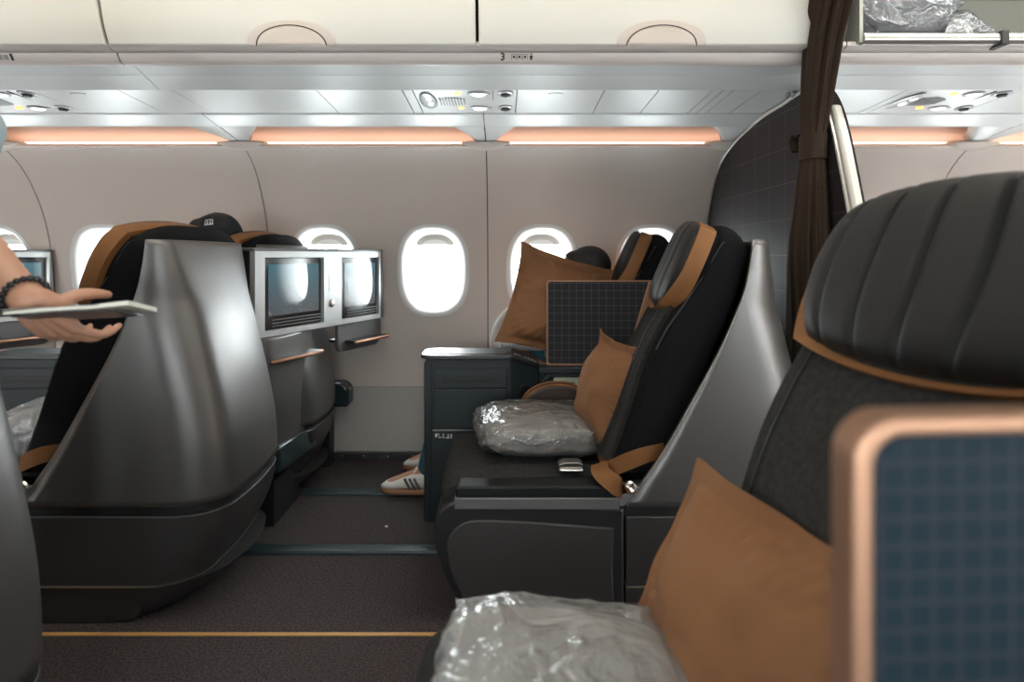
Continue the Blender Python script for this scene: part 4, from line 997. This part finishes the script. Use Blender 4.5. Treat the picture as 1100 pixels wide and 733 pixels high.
# ================================================================== PILLOWS
def pillow_mesh(name, hw, hh, th, seed, flange=0.045, parent=None, pinch=0.10, fold=0.012):
    """cotton pillow in its own frame: u across (x), v up (z), w thickness (y); flat stitched border"""
    n = 64; verts = []; faces = []
    fu = 1 - flange / hw; fv = 1 - flange / hh
    def pt(i, j, side):
        s_ = -1 + 2*i/n; t_ = -1 + 2*j/n
        u = hw * s_ * (1 - pinch * (1 - t_*t_) * abs(s_) ** 2); v = hh * t_ * (1 - pinch * (1 - s_*s_) * abs(t_) ** 2)
        a = min(1, abs(s_) / fu); c = min(1, abs(t_) / fv)
        body = max(0, 1 - a ** 2.6) ** 0.62 * max(0, 1 - c ** 2.6) ** 0.62
        w = th * body
        k = max(abs(s_), abs(t_))
        p3 = (u * 6 + seed, v * 6, side * 1.7 + seed)
        rip = noise.noise(Vector((u * 16 + seed * 3, v * 16, side * 5.0))) * 0.006 + noise.noise(Vector((u * 7 + seed, v * 9, side))) * 0.012
        # gathers running in from the border
        ang = math.atan2(t_, s_)
        rip += math.sin(ang * 38 + 5 * noise.noise(Vector((ang * 2, seed, 0)))) * 0.004 * max(0, 1 - abs(k - 0.80) / 0.22)
        w2 = side * (w + 0.0016) + (rip * (0.35 + min(1, body * 2)) * side if k < 0.985 else 0)
        w2 += fold * noise.noise(Vector((s_ * 2.2 + seed, t_ * 2.2, 7.0))) * (1.6 if k > 0.8 else 0.7)
        return (u, w2, v)
    for side in (-1, 1):
        for j in range(n + 1):
            for i in range(n + 1): verts.append(pt(i, j, side))
    N = (n + 1) ** 2
    for j in range(n):
        for i in range(n):
            a = j*(n+1)+i; q = (a, a+1, a+n+2, a+n+1); faces.append(q); faces.append(tuple(N + k for k in reversed(q)))
    edge = [i for i in range(n+1)] + [j*(n+1)+n for j in range(1, n+1)] + [n*(n+1)+i for i in range(n-1, -1, -1)] + [j*(n+1) for j in range(n-1, 0, -1)]
    m_ = len(edge)
    for k in range(m_): a, c = edge[k], edge[(k+1) % m_]; faces.append((a, c, N + c, N + a))
    b = MB(); b.add(verts, faces)
    return b.build(name, M['tanfab'], parent, smooth=70)

def pillow(label, loc, rot, hw, hh, th, seed, flange=0.04, **k):
    o = pillow_mesh('pillow', hw, hh, th, seed, flange, **k)
    o.location = loc; o.rotation_euler = rot
    return tag(o, label, 'pillow', 'tan cotton pillows')
# local +y of a pillow is its flat normal
def place_axes(o, loc, xdir, zdir):
    x = Vector(xdir).normalized(); z = Vector(zdir); z = (z - x * z.dot(x)).normalized(); y = z.cross(x)
    o.rotation_euler = Matrix((x, y, z)).transposed().to_euler(); o.location = loc
p = pillow('tan pillow propped upright against the middle seatback, seen edge-on behind the wrapped blanket', (0, 0, 0), (0, 0, 0), 0.175, 0.195, 0.085, 1.3, 0.036)
place_axes(p, (0.330, 1.915, 0.555), (-0.28, 1, 0.05), (0.24, 0.05, 1))
p = pillow('tan pillow leaning on the console behind the grid privacy panel', (0, 0, 0), (0, 0, 0), 0.235, 0.215, 0.075, 4.1, 0.035)
place_axes(p, (0.245, 2.505, 0.795), (0.96, 0.10, -0.28), (0.16, 0.16, 0.97))
p = pillow('large tan pillow on the near seat at the right front, its flanged corner pointing up', (0, 0, 0), (0, 0, 0), 0.235, 0.215, 0.068, 7.7, 0.034, pinch=0.02)
place_axes(p, (0.318, 0.825, 0.440), (0.27, -0.95, -0.05), (0.36, 0.10, 0.92))

# ================================================================== BLANKETS IN PLASTIC BAGS
def superbox(hx, hy, hz, n=40, e=5, f=None):
    """rounded slab as a closed mesh on a cube grid; f displaces"""
    b = MB()
    for ax in range(3):
        for sg in (-1, 1):
            vs = []; fs = []
            for j in range(n + 1):
                for i in range(n + 1):
                    s_, t_ = -1 + 2*i/n, -1 + 2*j/n
                    q = [0, 0, 0]; q[ax] = sg; q[(ax+1) % 3] = s_; q[(ax+2) % 3] = t_
                    l = (abs(q[0])**e + abs(q[1])**e + abs(q[2])**e) ** (1/e)
                    p_ = Vector((q[0]/l*hx, q[1]/l*hy, q[2]/l*hz))
                    vs.append(tuple(f(p_, Vector(q)) if f else p_))
            for j in range(n):
                for i in range(n): a = j*(n+1)+i; fs.append((a, a+1, a+n+2, a+n+1))
            b.add(vs, fs)
    return b
def weld(o):
    bm = bmesh.new(); bm.from_mesh(o.data); bmesh.ops.remove_doubles(bm, verts=bm.verts[:], dist=0.0004); bmesh.ops.recalc_face_normals(bm, faces=bm.faces[:]); bm.to_mesh(o.data); bm.free(); o.data.shade_smooth(); return o
def blanket_pack(label, loc, rotz, hx, hy, hz, seed, film_, bl, tilt=0.0, ears=1.0, rotx=0.0):
    t = thing('wrapped_blanket', label, 'wrapped blanket', loc, 'blankets sealed in plastic bags', (rotx, tilt, rotz))
    def inner(p_, q):
        lay = math.sin((p_.z / hz) * 7.0) * 0.004 * max(abs(q.x), abs(q.y)) ** 4
        s_ = 1 - 0.10 * max(0, p_.z / hz) * (abs(q.x) ** 2 + abs(q.y) ** 2) * 0.5
        return Vector((p_.x * s_ + lay * q.x, p_.y * s_ + lay * q.y, p_.z * (1 - 0.25 * max(0, p_.z) / hz * (q.x**2 + q.y**2) * 0.5) + 0.006 * noise.noise(p_ * 9 + Vector((seed, 0, 0)))))
    weld(superbox(hx * 0.90, hy * 0.90, hz * 0.88, 30, 5, inner).build('blanket', M[bl], t))
    def outer(p_, q):
        cr = min(abs(q.x), abs(q.y)) ** 8
        s_ = 1 + 0.06 * ears * max(abs(q.x), abs(q.y)) ** 10 * (1 - abs(q.z)) + 0.13 * ears * cr * (1 - abs(q.z) * 0.5)
        zz = p_.z * (1 - 0.30 * (abs(q.x) ** 4 + abs(q.y) ** 4) * 0.5 - 0.45 * cr)
        r = noise.fractal(p_ * 11 + Vector((seed, seed * 2, 0)), 0.9, 2.1, 4) * 0.006
        d = p_.normalized()
        ridge = (1 - abs(noise.noise(p_ * 8 + Vector((seed * 3, 1, 2))))) ** 8 * 0.006 + (1 - abs(noise.noise(p_ * 15 + Vector((0, seed, 5))))) ** 10 * 0.005
        pp = Vector((p_.x * s_, p_.y * s_, zz)) + d * (r + ridge)
        pp.z = max(pp.z, -hz - 0.001)
        return pp
    weld(superbox(hx, hy, hz, 56, 5, outer).build('plastic_bag', M[film_], t))
    return t
blanket_pack('grey blanket in a clear plastic bag on the middle aisle seat', (0.125, 1.965, 0.448), 0.12, 0.200, 0.170, 0.064, 2.0, 'film', 'blanket', 0.03)
blanket_pack('blanket in a cloudy plastic bag on the near seat, bottom centre of the photo', (0.085, 0.815, 0.424), -0.08, 0.170, 0.170, 0.040, 6.0, 'filmmilk', 'blanketlt', 0.05)
blanket_pack('wrapped blanket on the seat at the left, behind its dark seatback', (-1.40, 1.93, 0.475), 0.2, 0.19, 0.17, 0.082, 9.0, 'filmmilk', 'blanketdk', -0.28)
# bundles in the open bin
blanket_pack('large dark bundle in shiny plastic in the open overhead bin', (1.17, 1.90, 1.735), 0.1, 0.15, 0.13, 0.112, 12.0, 'film', 'blanketdk', 0.0, 1.2)
blanket_pack('smaller plastic wrapped bundle high in the open overhead bin, right of the large dark one', (1.46, 2.12, 1.72), -0.2, 0.125, 0.15, 0.096, 15.0, 'film', 'blanket', 0.0, 1.2)

# ================================================================== PEOPLE
def limb(b, a, c, ra, rc, mid=None, n=16, bulge=None):
    a, c = Vector(a), Vector(c); k = 8; pts = []; rs = []
    for i in range(k + 1):
        t_ = i / k; p_ = a.lerp(c, t_); r = ra + (rc - ra) * t_
        if bulge: r += bulge[0] * math.exp(-((t_ - bulge[1]) / 0.25) ** 2)
        pts.append(p_); rs.append(r)
    b.tube(pts, rs, n)
def chain(b, pts, rs, n=12):
    c = smooth_curve([tuple(Vector(p_)) for p_ in pts], 4)
    t_ = np.linspace(0, len(pts) - 1, len(c)); r = np.interp(t_, range(len(pts)), rs)
    b.tube(c, list(r), n)
def hand(b, wrist, fwd, back, thumb_side, curl=1.0, grip=(22, 38, 30), size=1.0, spread=0.05, thumb=None):
    """palm, four unequal bent fingers, thumb from the side of the palm. fwd: wrist to knuckles, back: out of the back of the hand"""
    w = Vector(wrist); f = Vector(fwd).normalized(); bk = Vector(back); bk = (bk - f * bk.dot(f)).normalized()
    sd = Vector(thumb_side); sd = (sd - f * sd.dot(f) - bk * sd.dot(bk)).normalized(); s_ = size
    # palm as a fan of four overlapping bars
    for k, off in enumerate((0.034, 0.0118, -0.0112, -0.0325)):
        chain(b, [w + sd * off * 0.55 * s_, w + f * 0.045 * s_ + sd * off * 0.85 * s_ + bk * 0.002, w + f * (0.088 - 0.004 * abs(k - 1)) * s_ + sd * off * s_], [0.019 * s_, 0.017 * s_, 0.0115 * s_])
    chain(b, [w + sd * 0.016 * s_ - bk * 0.004, w + f * 0.035 * s_ + sd * 0.032 * s_ - bk * 0.008, w + f * 0.06 * s_ + sd * 0.036 * s_ - bk * 0.006], [0.018 * s_, 0.019 * s_, 0.012 * s_])
    L = [(0.044, 0.026, 0.022), (0.049, 0.030, 0.023), (0.045, 0.028, 0.022), (0.035, 0.021, 0.019)]
    for k, off in enumerate((0.034, 0.0118, -0.0112, -0.0325)):
        p_ = w + f * (0.088 - 0.004 * abs(k - 1)) * s_ + sd * off * s_
        d = (f + sd * spread * (1.5 - k)).normalized(); n_ = bk.copy(); pts = [p_]; 
        for q, l in enumerate(L[k]):
            ang = math.radians(grip[q] * curl * (1 + 0.08 * k)); ax = d.cross(n_).normalized()
            R_ = Matrix.Rotation(-ang, 3, ax); d = (R_ @ d).normalized(); n_ = (R_ @ n_).normalized()
            p_ = p_ + d * l * s_; pts.append(p_)
        b_r = [0.0100 * s_, 0.0090 * s_, 0.0082 * s_, 0.0066 * s_]
        chain(b, pts, b_r)
    t0 = w + f * 0.028 * s_ + sd * 0.030 * s_ - bk * 0.005
    if thumb is None: thumb = (f * 0.6 + sd * 0.75 - bk * 0.15)
    td = Vector(thumb).normalized()
    p1 = t0 + td * 0.040 * s_; d2 = (td + f * 0.5).normalized(); p2 = p1 + d2 * 0.033 * s_; p3 = p2 + (d2 + f * 0.25).normalized() * 0.024 * s_
    chain(b, [t0, p1, p2, p3], [0.0155 * s_, 0.0125 * s_, 0.0105 * s_, 0.008 * s_])

def head_mesh(b, c, face, up, s=1.0):
    """skull, jaw, brow, nose, lips, chin and ears, all overlapping so that they fuse into one surface"""
    f = Vector(face).normalized(); u = Vector(up); u = (u - f * u.dot(f)).normalized(); l = u.cross(f)
    R_ = Matrix((f, l, u)).transposed(); c = Vector(c); g = lambda x, y, z: c + (f * x + l * y + u * z) * s
    E = lambda p_, r: b.ellipsoid(g(*p_), tuple(k * s for k in r), 20, 14, R_)
    E((-0.012, 0, 0.025), (0.098, 0.078, 0.092)); E((0.022, 0, -0.045), (0.068, 0.060, 0.075)); E((0.062, 0, -0.093), (0.026, 0.028, 0.020))
    E((0.072, 0, 0.028), (0.020, 0.058, 0.015)); E((0.060, 0.036, -0.018), (0.026, 0.026, 0.022)); E((0.060, -0.036, -0.018), (0.026, 0.026, 0.022))
    chain(b, [g(0.082, 0, 0.018), g(0.098, 0, -0.008), g(0.108, 0, -0.025)], [0.008 * s, 0.010 * s, 0.012 * s]); E((0.094, 0.012, -0.028), (0.012, 0.009, 0.008)); E((0.094, -0.012, -0.028), (0.012, 0.009, 0.008))
    E((0.084, 0, -0.055), (0.010, 0.024, 0.0055)); E((0.083, 0, -0.067), (0.011, 0.021, 0.007))
    for sg in (-1, 1): E((-0.005, sg * 0.080, -0.008), (0.020, 0.009, 0.032)); E((-0.002, sg * 0.078, -0.036), (0.008, 0.007, 0.010))
    return g, R_
def eyes(parent, g, R_, s=1.0):
    for sg in (-1, 1):
        b = MB(); b.ellipsoid(g(0.074, sg * 0.031, 0.004), (0.013 * s, 0.014 * s, 0.010 * s), 16, 10, R_); e = b.build('eye', M['eye'], parent)
        b = MB(); b.ellipsoid(g(0.0845, sg * 0.031, 0.004), (0.0035 * s, 0.0055 * s, 0.0055 * s), 12, 8, R_); b.build('iris', M['print'], e)

def shoe(parent, heel, toe, up=(0, 0, 1), name='shoe', s=1.0):
    """low suede trainer: gum sole, upper, toe cap, three side stripes, laces"""
    h = Vector(heel); f = (Vector(toe) - h).normalized(); u = Vector(up); u = (u - f * u.dot(f)).normalized(); l = u.cross(f); Ln = (Vector(toe) - h).length
    g = lambda x, y, z: tuple(h + f * (x * Ln) + l * y + u * z)
    wid = lambda x: 0.034 + 0.014 * math.sin(min(1, max(0, x)) * PI * 0.95) ** 0.8 - 0.020 * max(0, x - 0.86) / 0.14
    xs = [0.0, 0.03, 0.10, 0.2, 0.35, 0.5, 0.65, 0.8, 0.9, 0.96, 1.0]
    def ringf(x, z0, z1, k, e=2.6):
        out = []; w = wid(x) * k * (0.62 if x in (0.0, 1.0) else (0.88 if x in (0.03, 0.96) else 1))
        for i in range(20):
            a = 2*PI*i/20; ca, sa = math.cos(a), math.sin(a)
            out.append(g(x, w * math.copysign(abs(ca)**(2/e), ca), (z0+z1)/2 + (z1-z0)/2 * math.copysign(abs(sa)**(2/e), sa)))
        return out
    b = MB(); b.loft([ringf(x, 0.001 + 0.012 * max(0, x - 0.8), 0.024, 1.06, 6) for x in xs]); so = b.build('sole', M['gum'], parent, smooth=50)
    top = lambda x: float(np.interp(x, [0, 0.05, 0.2, 0.35, 0.5, 0.65, 0.8, 0.92, 1.0], [0.075, 0.088, 0.082, 0.088, 0.082, 0.066, 0.050, 0.044, 0.030]))
    b = MB(); b.loft([ringf(x, 0.018, top(x), 1.0) for x in xs]); up_ = b.build(name, M['shoe'], parent, smooth=60)
    for sg in (-1, 1):
        for q in range(3):
            b = MB()
            x0 = 0.36 + 0.075 * q; pts = []
            for k in range(6):
                t_ = k / 5; x = x0 + 0.10 * t_; z = 0.024 + 0.045 * t_
                pts.append(Vector(g(x, sg * (wid(x) * (1.0 - 0.10 * t_ ** 2) + 0.0012), z)))
            b.ribbon(pts, f, 0.0105, 0.003); b.build('stripe', M['stripe'], up_)
    b = MB()
    for q in range(5):
        x = 0.47 + 0.055 * q; z = top(x) + 0.003
        b.tube([g(x, -0.022, z - 0.008), g(x + 0.01, 0, z), g(x, 0.022, z - 0.008)], 0.0026, 6)
    b.tube([g(0.46, 0.0, top(0.46) + 0.004), g(0.43, 0.016, top(0.43) + 0.014), g(0.47, 0.028, top(0.46) + 0.004), g(0.46, 0, top(0.46) + 0.004), g(0.44, -0.016, top(0.43) + 0.013), g(0.50, -0.030, top(0.46) - 0.004)], 0.003, 6)
    b.build('laces', M['white'], up_)

def person(label, J, shirt, trousers, hair=True, group=None, hands=None, sleeve=0.6, rs=1.0, face=(-1, 0, 0), up=(0, 0, 1), voxel=0.006, shoes=True, hs=1.0):
    """one continuous body from overlapping tapered limbs; clothes, hair, eyes and shoes are children"""
    V = {k: Vector(v) for k, v in J.items()}
    t = MB(); tc = MB(); tr = MB()
    pel, ch, nk = V['pelvis'], V['chest'], V['neck']
    across = (V['shl'] - V['shr']).normalized()
    def torso(b, k):
        n = 9; pts = smooth_curve([tuple(pel), tuple(pel.lerp(ch, 0.5)), tuple(ch), tuple(ch.lerp(nk, 0.72))], 5); m_ = len(pts)
        ax = (ch - pel).normalized(); fr = across.cross(ax).normalized(); rings = []
        for i, p_ in enumerate(pts):
            q = i / (m_ - 1)
            wx = float(np.interp(q, [0, 0.25, 0.45, 0.75, 0.92, 1], [0.155, 0.150, 0.140, 0.172, 0.125, 0.06])) * rs * k; wy = float(np.interp(q, [0, 0.25, 0.45, 0.75, 0.92, 1], [0.105, 0.108, 0.100, 0.112, 0.082, 0.05])) * rs * k
            rings.append([tuple(Vector(p_) + across * wx * math.cos(2*PI*j/24) + fr * wy * math.sin(2*PI*j/24)) for j in range(24)])
        b.loft(rings)
        b.ellipsoid(pel, (0.13 * rs * k, 0.13 * rs * k, 0.11 * rs * k))
    torso(t, 0.95); torso(tc, 1.06)
    limb(t, ch.lerp(nk, 0.6), V['head'] - Vector(up) * 0.06, 0.058 * rs, 0.052 * rs)
    g, R_ = head_mesh(t, V['head'], face, up, hs)
    for sd in 'lr':
        sh, el, wr, hp, kn, an, to = (V[k + sd] for k in ('sh', 'el', 'wr', 'hp', 'kn', 'an', 'to'))
        limb(t, ch.lerp(nk, 0.6), sh, 0.06 * rs, 0.055 * rs); limb(t, sh, el, 0.050 * rs, 0.041 * rs, bulge=(0.005, 0.4)); limb(t, el, wr, 0.043 * rs, 0.027 * rs, bulge=(0.006, 0.25))
        limb(t, hp, kn, 0.078 * rs, 0.055 * rs, bulge=(0.006, 0.35)); limb(t, kn, an, 0.054 * rs, 0.036 * rs, bulge=(0.010, 0.3)); limb(t, an, an.lerp(to, 0.5), 0.034 * rs, 0.03 * rs); limb(t, an.lerp(to, 0.3), to, 0.034 * rs, 0.026 * rs)
        limb(tc, ch.lerp(nk, 0.6), sh, 0.068 * rs, 0.066 * rs); limb(tc, sh, sh.lerp(el, sleeve), 0.063 * rs, 0.058 * rs)
        if sleeve > 1.0: limb(tc, el, el.lerp(wr, sleeve - 1), 0.056 * rs, 0.042 * rs)
        limb(tr, hp.lerp(pel, 0.4), kn, 0.092 * rs, 0.066 * rs); limb(tr, kn, an + (kn - an).normalized() * 0.03, 0.066 * rs, 0.050 * rs)
        hd = (hands or {}).get(sd)
        fw = (wr - el).normalized()
        if hd: hand(t, wr, **hd)
        else: hand(t, wr, fw, Vector((0, 0, 1)), across * (-1 if sd == 'l' else 1), 0.8)
    tr.ellipsoid(pel, (0.155 * rs, 0.155 * rs, 0.125 * rs))
    root = t.build('person', M['skin'], None, smooth=0, remesh=voxel, smoothit=3)
    tag(root, label, 'person', group)
    tc.build('shirt', M[shirt], root, smooth=0, remesh=0.009, smoothit=4)
    tr.build('trousers', M[trousers], root, smooth=0, remesh=0.009, smoothit=4)
    eyes(root, g, R_, hs)
    if hair:
        b = MB()
        b.ellipsoid(g(-0.022, 0, 0.042), (0.100 * hs, 0.086 * hs, 0.092 * hs), 22, 16, R_); b.ellipsoid(g(-0.055, 0, -0.01), (0.062 * hs, 0.080 * hs, 0.085 * hs), 20, 14, R_); b.ellipsoid(g(0.045, 0.0, 0.088), (0.045 * hs, 0.066 * hs, 0.030 * hs), 18, 12, R_)
        b.build('hair', M['hair'], root, smooth=0, remesh=0.007, smoothit=3)
    if shoes:
        for sd in 'lr':
            an, to = V['an' + sd], V['to' + sd]; f = (to - an); f.z = 0; f.normalize(); base = Vector((an.x, an.y, an.z - 0.075))
            shoe(root, base - f * 0.07, base + f * 0.195, (0, 0, 1))
    return root, g, R_
def seated(x, y, hx, hz, feet, **k):
    J = dict(pelvis=(x + 0.20, y, 0.535), chest=(x + (0.20 + hx) / 2 + 0.02, y, hz - 0.32), neck=(x + hx + 0.01, y, hz - 0.15), head=(x + hx, y, hz))
    for sd, sg in (('l', -1), ('r', 1)):
        J['sh' + sd] = (x + hx - 0.02, y + sg * 0.165, hz - 0.22); J['el' + sd] = (x + 0.17, y + sg * 0.205, hz - 0.42)
        J['wr' + sd] = (x + 0.06, y + sg * 0.06, 0.60); J['hp' + sd] = (x + 0.16, y + sg * 0.085, 0.515)
        kx, fx, fy = feet[sd]
        J['kn' + sd] = (x + kx, y + sg * 0.095 + fy * 0.4, 0.485); J['an' + sd] = (x + fx, y + sg * 0.09 + fy, 0.085); J['to' + sd] = (x + fx - 0.15, y + sg * 0.09 + fy, 0.04)
    return J
YA = 1.65 + 0.745 + SW / 2
person('seated person with black hair behind the tan pillow, striped white shoe showing',
       seated(0.0, YA, 0.365, 0.915, {'l': (-0.20, -0.315, -0.03), 'r': (-0.16, -0.265, 0.06)}), 'greycloth', 'jeans', face=(-1, 0.35, -0.1), hs=0.96)
pr, g, R_ = person('seated person wearing a dark cap with white patch, beyond the big grey shell',
       seated(-PITCH, YA, 0.380, 1.055, {'l': (-0.26, -0.33, 0.0), 'r': (-0.26, -0.36, 0.0)}), 'darkcloth', 'darkcloth', face=(-1, 0, -0.12))
# cap worn by the person: crown with button, visor, white patch, red tab
cp = bpy.data.objects.new('cap', None); COL.objects.link(cp); cp.parent = pr
b = MB(); rings = []
for j in range(14):
    ph = (PI/2) * j / 13; r = max(math.cos(ph), 1e-4) ** 0.75; zz = math.sin(ph)
    rings.append([tuple(g(-0.018 + 0.112 * r * math.cos(a), 0.090 * r * math.sin(a), 0.030 + 0.098 * zz ** 1.0 - 0.012 * r * (math.cos(a) < 0) * (1 - zz) * 2)) for a in [2*PI*k/36 for k in range(36)]])
b.loft(rings); b.build('crown', M['capcloth'], cp, smooth=70)
b = MB(); b.disc_lathe(g(-0.018, 0, 0.126), g(0, 0, 1) - g(0, 0, 0), [(0.009, -0.004), (0.009, 0.005), (0.005, 0.009), (0, 0.009)], 14); b.build('button', M['capcloth'], cp)
b = MB(); rings = []
for i in range(17):
    a = -PI/2 * 0.92 + PI * 0.92 * i / 16
    r0 = (0.105 * math.cos(a) - 0.02, 0.088 * math.sin(a)); r1 = (0.105 * math.cos(a) + 0.075 * max(math.cos(a), 0) ** 0.7 - 0.02, 0.090 * math.sin(a))
    rings.append([tuple(g(r0[0], r0[1], 0.036)), tuple(g(r1[0], r1[1], 0.026 - 0.01 * abs(math.sin(a)))), tuple(g(r1[0], r1[1], 0.022 - 0.01 * abs(math.sin(a)))), tuple(g(r0[0], r0[1], 0.031))])
b.loft(rings); b.build('visor', M['capcloth'], cp, smooth=60)
# camera side of the head is +l or -l; find the one with smaller y
lside = 1 if g(0, 1, 0).y < g(0, -1, 0).y else -1
def on_cap(a_deg, q, d=0.002):
    ph = (PI/2) * q; r = max(math.cos(ph), 1e-4) ** 0.75; a = math.radians(a_deg)
    return g(-0.018 + (0.112 * r + d) * math.cos(a), lside * (0.090 * r + d) * math.sin(a), 0.030 + 0.098 * math.sin(ph))
def cap_patch(nm, m, a0, a1, q0, q1, d, n=6):
    b = MB(); vs = []; fs = []
    for dd in (0.0005, d):
        for j in range(n + 1):
            for i in range(n + 1): vs.append(tuple(on_cap(a0 + (a1 - a0) * i / n, q0 + (q1 - q0) * j / n, dd)))
    N = (n+1)**2
    for j in range(n):
        for i in range(n):
            a = j*(n+1)+i
            for o_ in (0, N): fs.append((o_+a, o_+a+1, o_+a+n+2, o_+a+n+1))
    b.add(vs, fs); return b.build(nm, m, cp, smooth=0)
cap_patch('white_patch', M['white'], 84, 104, 0.30, 0.50, 0.003)
for (a0, a1, q0, q1) in ((86, 89, 0.33, 0.47), (91, 97, 0.40, 0.47), (92.5, 95.5, 0.32, 0.40), (99, 102, 0.34, 0.48)): cap_patch('patch_mark', M['capcloth'], a0, a1, q0, q1, 0.0042, 3)
cap_patch('red_tab', M['red'], 30, 38, 0.36, 0.48, 0.004)

# standing person in the aisle, beyond the left edge: only the hand and forearm reach into the photo
wr = P(31, 322, 1.0); el = Vector((-0.985, 1.12, 1.02))
J = dict(pelvis=(-1.36, 1.37, 0.93), chest=(-1.335, 1.37, 1.22), neck=(-1.32, 1.38, 1.40), head=(-1.305, 1.40, 1.545),
         shr=(-1.295, 1.20, 1.25), elr=tuple(el), wrr=tuple(wr), shl=(-1.34, 1.545, 1.325), ell=(-1.45, 1.60, 1.06), wrl=(-1.44, 1.57, 0.82),
         hpr=(-1.36, 1.29, 0.90), knr=(-1.32, 1.28, 0.49), anr=(-1.35, 1.285, 0.085), tor=(-1.21, 1.285, 0.04),
         hpl=(-1.36, 1.45, 0.90), knl=(-1.34, 1.46, 0.49), anl=(-1.39, 1.455, 0.085), tol=(-1.25, 1.455, 0.04))
fw = Vector((0.22, 0.62, -0.75)).normalized()
person('standing person at the left edge, only a bare forearm holding a magazine', J, 'paleblue', 'darkcloth', sleeve=0.86, face=(1, 0, -0.1), voxel=0.0036,
       hands={'r': dict(fwd=fw, back=Vector((0, -0.8, -0.6)), thumb_side=Vector((0.95, -0.22, 0.1)), curl=1.0, grip=(24, 30, 20), size=0.92, spread=0.18, thumb=Vector((0.36, 0.70, 0.36)))})
pers = [o for o in COL.objects if o.name.startswith('person') and o.parent is None][-1]
b = MB(); ax = (wr - el).normalized(); a_ = ax.orthogonal().normalized(); c_ = ax.cross(a_)
for k in range(22):
    q = 2*PI*k/22; b.ellipsoid(wr - ax * 0.012 + (a_ * math.cos(q) + c_ * math.sin(q)) * 0.033, (0.0056,) * 3, 10, 8)
b.build('bead_bracelet', M['bead'], pers)
# magazine lying in the hand
t = thing('magazine', 'thin magazine with dark printed cover held flat in the hand at the left edge', 'magazine')
Rm = Euler((math.radians(-10.5), math.radians(-2.5), math.radians(9)))
t.rotation_euler = Rm; t.location = Vector((-0.765, 0.93, 0.911)) - Rm.to_matrix() @ Vector((-0.115, -0.085, 0))
b = MB(); b.box((-0.115, -0.085, -0.0022), (0.040, 0.030, -0.0008)); b.build('back_cover', M['cover'], t)
b = MB(); rings = []
for i in range(11):
    q = i / 10; x = -0.114 + 0.176 * q; zz = 0.004 * math.sin(q * 2.6) + 0.006 * max(0, q - 0.7) / 0.3
    rings.append([(x, -0.084, zz * 0.6 - 0.0008), (x, 0.029, zz * 0.6 - 0.0008), (x, 0.029, zz + 0.0032), (x, -0.084, zz + 0.0032)])
b.loft(rings); b.build('pages', M['paper'], t)
b = MB(); b.box((-0.115, -0.085, 0.0060), (0.02, 0.030, 0.0072)); b.build('front_cover', M['greycloth'], t)

# ================================================================== SMALL THINGS
# backpack on the window passenger's lap, behind the console
t = thing('backpack', 'light grey backpack with mesh pocket beside the window, behind the console', 'backpack', (0.055, 2.62, 0.60))
b = MB(); b.prism([(x, z) for x, z in smooth_curve([(-0.09, 0.0), (-0.10, 0.06), (-0.075, 0.13), (-0.02, 0.185), (0.06, 0.215), (0.14, 0.21), (0.17, 0.12), (0.17, 0.0)], 5)], 1, -0.07, 0.07); bd = b.build('body', M['bagcloth'], t, bevel=0.025, seg=4)
b = MB(); b.prism([(x, z) for x, z in smooth_curve([(-0.055, 0.02), (-0.06, 0.06), (-0.035, 0.105), (0.01, 0.135), (0.10, 0.14), (0.12, 0.02)], 5)], 1, -0.080, -0.06); b.build('mesh_pocket', M['bagmesh'], bd, bevel=0.006)
b = MB(); b.tube(smooth_curve([(-0.098, -0.066, 0.0), (-0.105, -0.070, 0.06), (-0.08, -0.072, 0.135), (-0.02, -0.072, 0.19), (0.06, -0.072, 0.22)], 6), 0.003, 8); b.build('piping', M['white'], bd)
b = MB(); b.tube(smooth_curve([(-0.066, -0.078, 0.012), (-0.07, -0.080, 0.06), (-0.042, -0.080, 0.112), (0.01, -0.080, 0.145), (0.10, -0.080, 0.15)], 6), 0.0025, 8); b.build('pocket_piping', M['white'], bd)
# crumb on the carpet
b = MB(); b.ellipsoid((0, 0, 0.004), (0.006, 0.005, 0.004), 10, 8); o = b.build('paper_scrap', M['white'], smooth=0); o.location = P(415, 567, 2.24).xy.to_3d(); tag(o, 'tiny white scrap lying on the carpet between the floor tracks', 'scrap')
# headphone cable end beside the near wrapped blanket
b = MB(); b.tube(smooth_curve([(0.215, 0.985, 0.396), (0.235, 1.01, 0.404), (0.265, 1.015, 0.410), (0.290, 1.0, 0.404), (0.285, 0.985, 0.398), (0.25, 0.985, 0.394)], 5), 0.003, 8); o = b.build('cable', M['white']); tag(o, 'thin white cable loop between the near wrapped blanket and tan pillow', 'cable')
